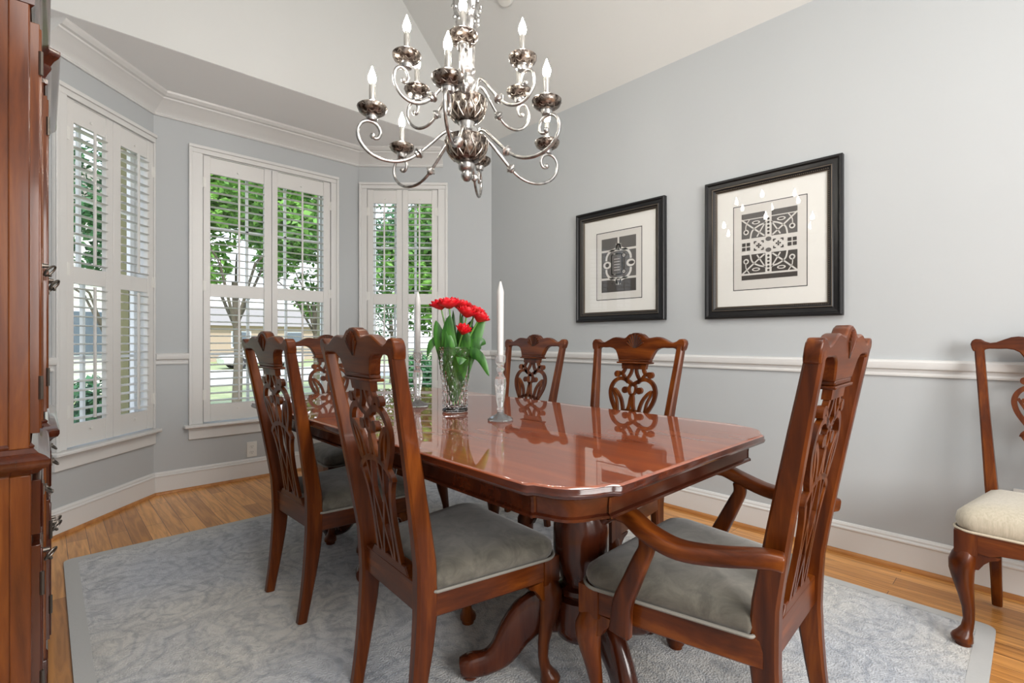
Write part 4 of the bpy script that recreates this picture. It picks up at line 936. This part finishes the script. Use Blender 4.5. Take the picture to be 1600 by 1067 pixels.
# ------------------------------------------------------------------ outside
GZ = -.55
tag(MB().box((-60, 4.7, GZ - .2), (60, 90, GZ)).build('lawn', 'lawn', smooth=False), 'sunlit lawn outside the bay windows', 'lawn', kind='structure')
tag(MB().box((3.5, 20, GZ), (40, 30, GZ + .012)).build('driveway', 'drive', smooth=False), 'pale driveway crossing the lawn outside', 'driveway', kind='structure')
def tree(x, y, tr_h, cr_r, cr_z, n_leaf, label, kind='foliage', ls=.085, name='leafy_tree'):
    root = tag(empty(name, (x, y, GZ)), label, 'tree' if 'tree' in name else 'shrub', 'trees outside the windows' if 'tree' in name else 'shrubs outside the windows')
    m = MB(); 
    if tr_h > .5:
        m.tube([(0, 0, 0), (.05, 0, tr_h * .5), (0, .05, tr_h)], [.085, .07, .05], 10)
        for k in range(5):
            a = k * 1.3; m.tube([(0, 0, tr_h * .7), (math.cos(a) * cr_r * .35, math.sin(a) * cr_r * .35, tr_h + .3), (math.cos(a) * cr_r * .7, math.sin(a) * cr_r * .7, tr_h + cr_r * .5)], [.03, .022, .012], 6)
    else:
        for k in range(5): m.tube([(0, 0, 0), (math.cos(k * 1.3) * .2, math.sin(k * 1.3) * .2, cr_z)], .015, 6)
    m.build('trunk' if tr_h > .5 else 'stems', 'bark', root)
    rnd = random.Random(int(x * 31 + y * 17)); blobs = []
    for _ in range(38):
        while True:
            p = Vector((rnd.uniform(-1, 1), rnd.uniform(-1, 1), rnd.uniform(-1, 1)))
            if p.length < 1: break
        blobs.append((Vector((p.x * cr_r, p.y * cr_r, cr_z + p.z * cr_r * (1.25 if tr_h > .5 else .8))), cr_r * rnd.uniform(.24, .42)))
    vs = []; fs = []
    for i in range(n_leaf):
        c_, r = rnd.choice(blobs); d = Vector((rnd.gauss(0, 1), rnd.gauss(0, 1), rnd.gauss(0, 1))).normalized() * r * rnd.uniform(.75, 1.05)
        p = c_ + d; a = Vector((rnd.gauss(0, 1), rnd.gauss(0, 1), rnd.gauss(0, .6))).normalized(); b2 = a.cross(Vector((rnd.gauss(0, 1), rnd.gauss(0, 1), rnd.gauss(0, 1)))).normalized()
        s = ls * rnd.uniform(.6, 1.2); o = len(vs); vs += [tuple(p - a * s), tuple(p + b2 * s * .45), tuple(p + a * s), tuple(p - b2 * s * .45)]; fs.append((o, o + 1, o + 2, o + 3))
    m = MB(); m.v = vs; m.f = fs; m.build('foliage', kind, root, smooth=False)
# positions: outside the middle window (left, centre), the right window and the left window
tree(2.4, 9.5, 2.6, 1.25, 4.3, 14000, 'leafy green tree seen through the left half of the middle window')
tree(5.0, 12.6, 2.5, 1.6, 4.0, 15000, 'leafy green tree seen through the right half of the middle window')
tree(5.9, 8.3, 2.0, 1.15, 3.3, 11000, 'leafy green tree close outside the right bay window', 'foliage')
tree(9.4, 16.5, 2.6, 2.0, 4.6, 9000, 'taller tree in the distance behind the right bay window', 'foliage_dark')
tree(.95, 12.8, 2.2, 1.25, 4.3, 7000, 'dark green tree seen through the left bay window', 'foliage_dark')
for x, y, lb in ((.28, 6.2, 'low green shrub just outside the left bay window'), (4.75, 7.2, 'green shrub low outside the right bay window'), (6.9, 11.0, 'green shrub far beyond the right bay window')):
    tree(x, y, .1, .42, .9, 2500, lb, 'foliage_dark', .05, 'garden_shrub')
# neighbour house with siding beyond the left window
h = tag(empty('neighbor_house', (.0, 19.0, GZ)), 'pale sided neighbouring house seen through the left bay window', 'house')
MB().box((-3.2, 0, 0), (2.2, 5, 5.6)).build('house_wall', 'siding', h, smooth=False)
MB().prism([(-3.6, 5.5), (2.6, 5.5), (-.5, 7.4)], -.4, 5.4, lambda u, v, h_: (u, h_, v)).build('house_roof', 'roof', h, smooth=False)
for x in (-1.8, .9):
    w_ = MB().box((x - .5, -.05, 1.1), (x + .5, 0, 2.5)).build('house_window', 'sash', h, smooth=False); MB().box((x - .43, -.07, 1.17), (x + .43, -.04, 2.43)).build('window_glazing', 'dark_pane', w_, smooth=False)
# far brick house
h = tag(empty('brick_house', (11.0, 42, GZ)), 'low tan brick house far across the street, through the middle window', 'house')
MB().box((-9, 0, 0), (7, 8, 2.8)).build('house_wall', 'brick', h, smooth=False)
MB().prism([(-.5, 2.7), (8.5, 2.7), (4, 4.4)], -9.6, 7.6, lambda u, v, h_: (h_, u, v)).build('house_roof', 'roof', h, smooth=False)
for x in (-7, -3.5, 0, 4):
    w_ = MB().box((x - .7, -.05, 1.0), (x + .7, 0, 2.3)).build('house_window', 'sash', h, smooth=False); MB().box((x - .6, -.08, 1.1), (x + .6, -.04, 2.2)).build('window_glazing', 'dark_pane', w_, smooth=False)
# parked white car
car = tag(empty('parked_car', (9.2, 31, GZ), R(0)), 'small white car parked far outside, through the middle window', 'car')
body = [(-2.1, .25), (-2.15, .62), (-1.9, .78), (-1.1, .88), (-.55, 1.30), (.55, 1.36), (1.25, .95), (2.0, .88), (2.15, .7), (2.1, .25)]
MB().prism(body, -.85, .85, lambda u, v, h_: (u, h_, v)).build('car_body', 'car_paint', car, bevel=.06)
MB().prism([(-.95, .92), (-.5, 1.24), (.5, 1.29), (1.0, .95)], -.87, .87, lambda u, v, h_: (u, h_, v)).build('car_window', 'car_glass', car, bevel=.02)
for x in (-1.35, 1.35):
    for s in (-1, 1):
        T = Matrix.Translation((x, s * .82, .33)) @ Matrix.Rotation(R(90), 4, 'X')
        w_ = MB().lathe([(.20, -.1), (.33, -.1), (.34, -.05), (.34, .05), (.33, .1), (.20, .1)], 20, T=T).build('wheel', 'tire', car); MB().lathe([(.19, -.105), (.19, .105)], 16, T=T).build('hub_cap', 'silver', w_)
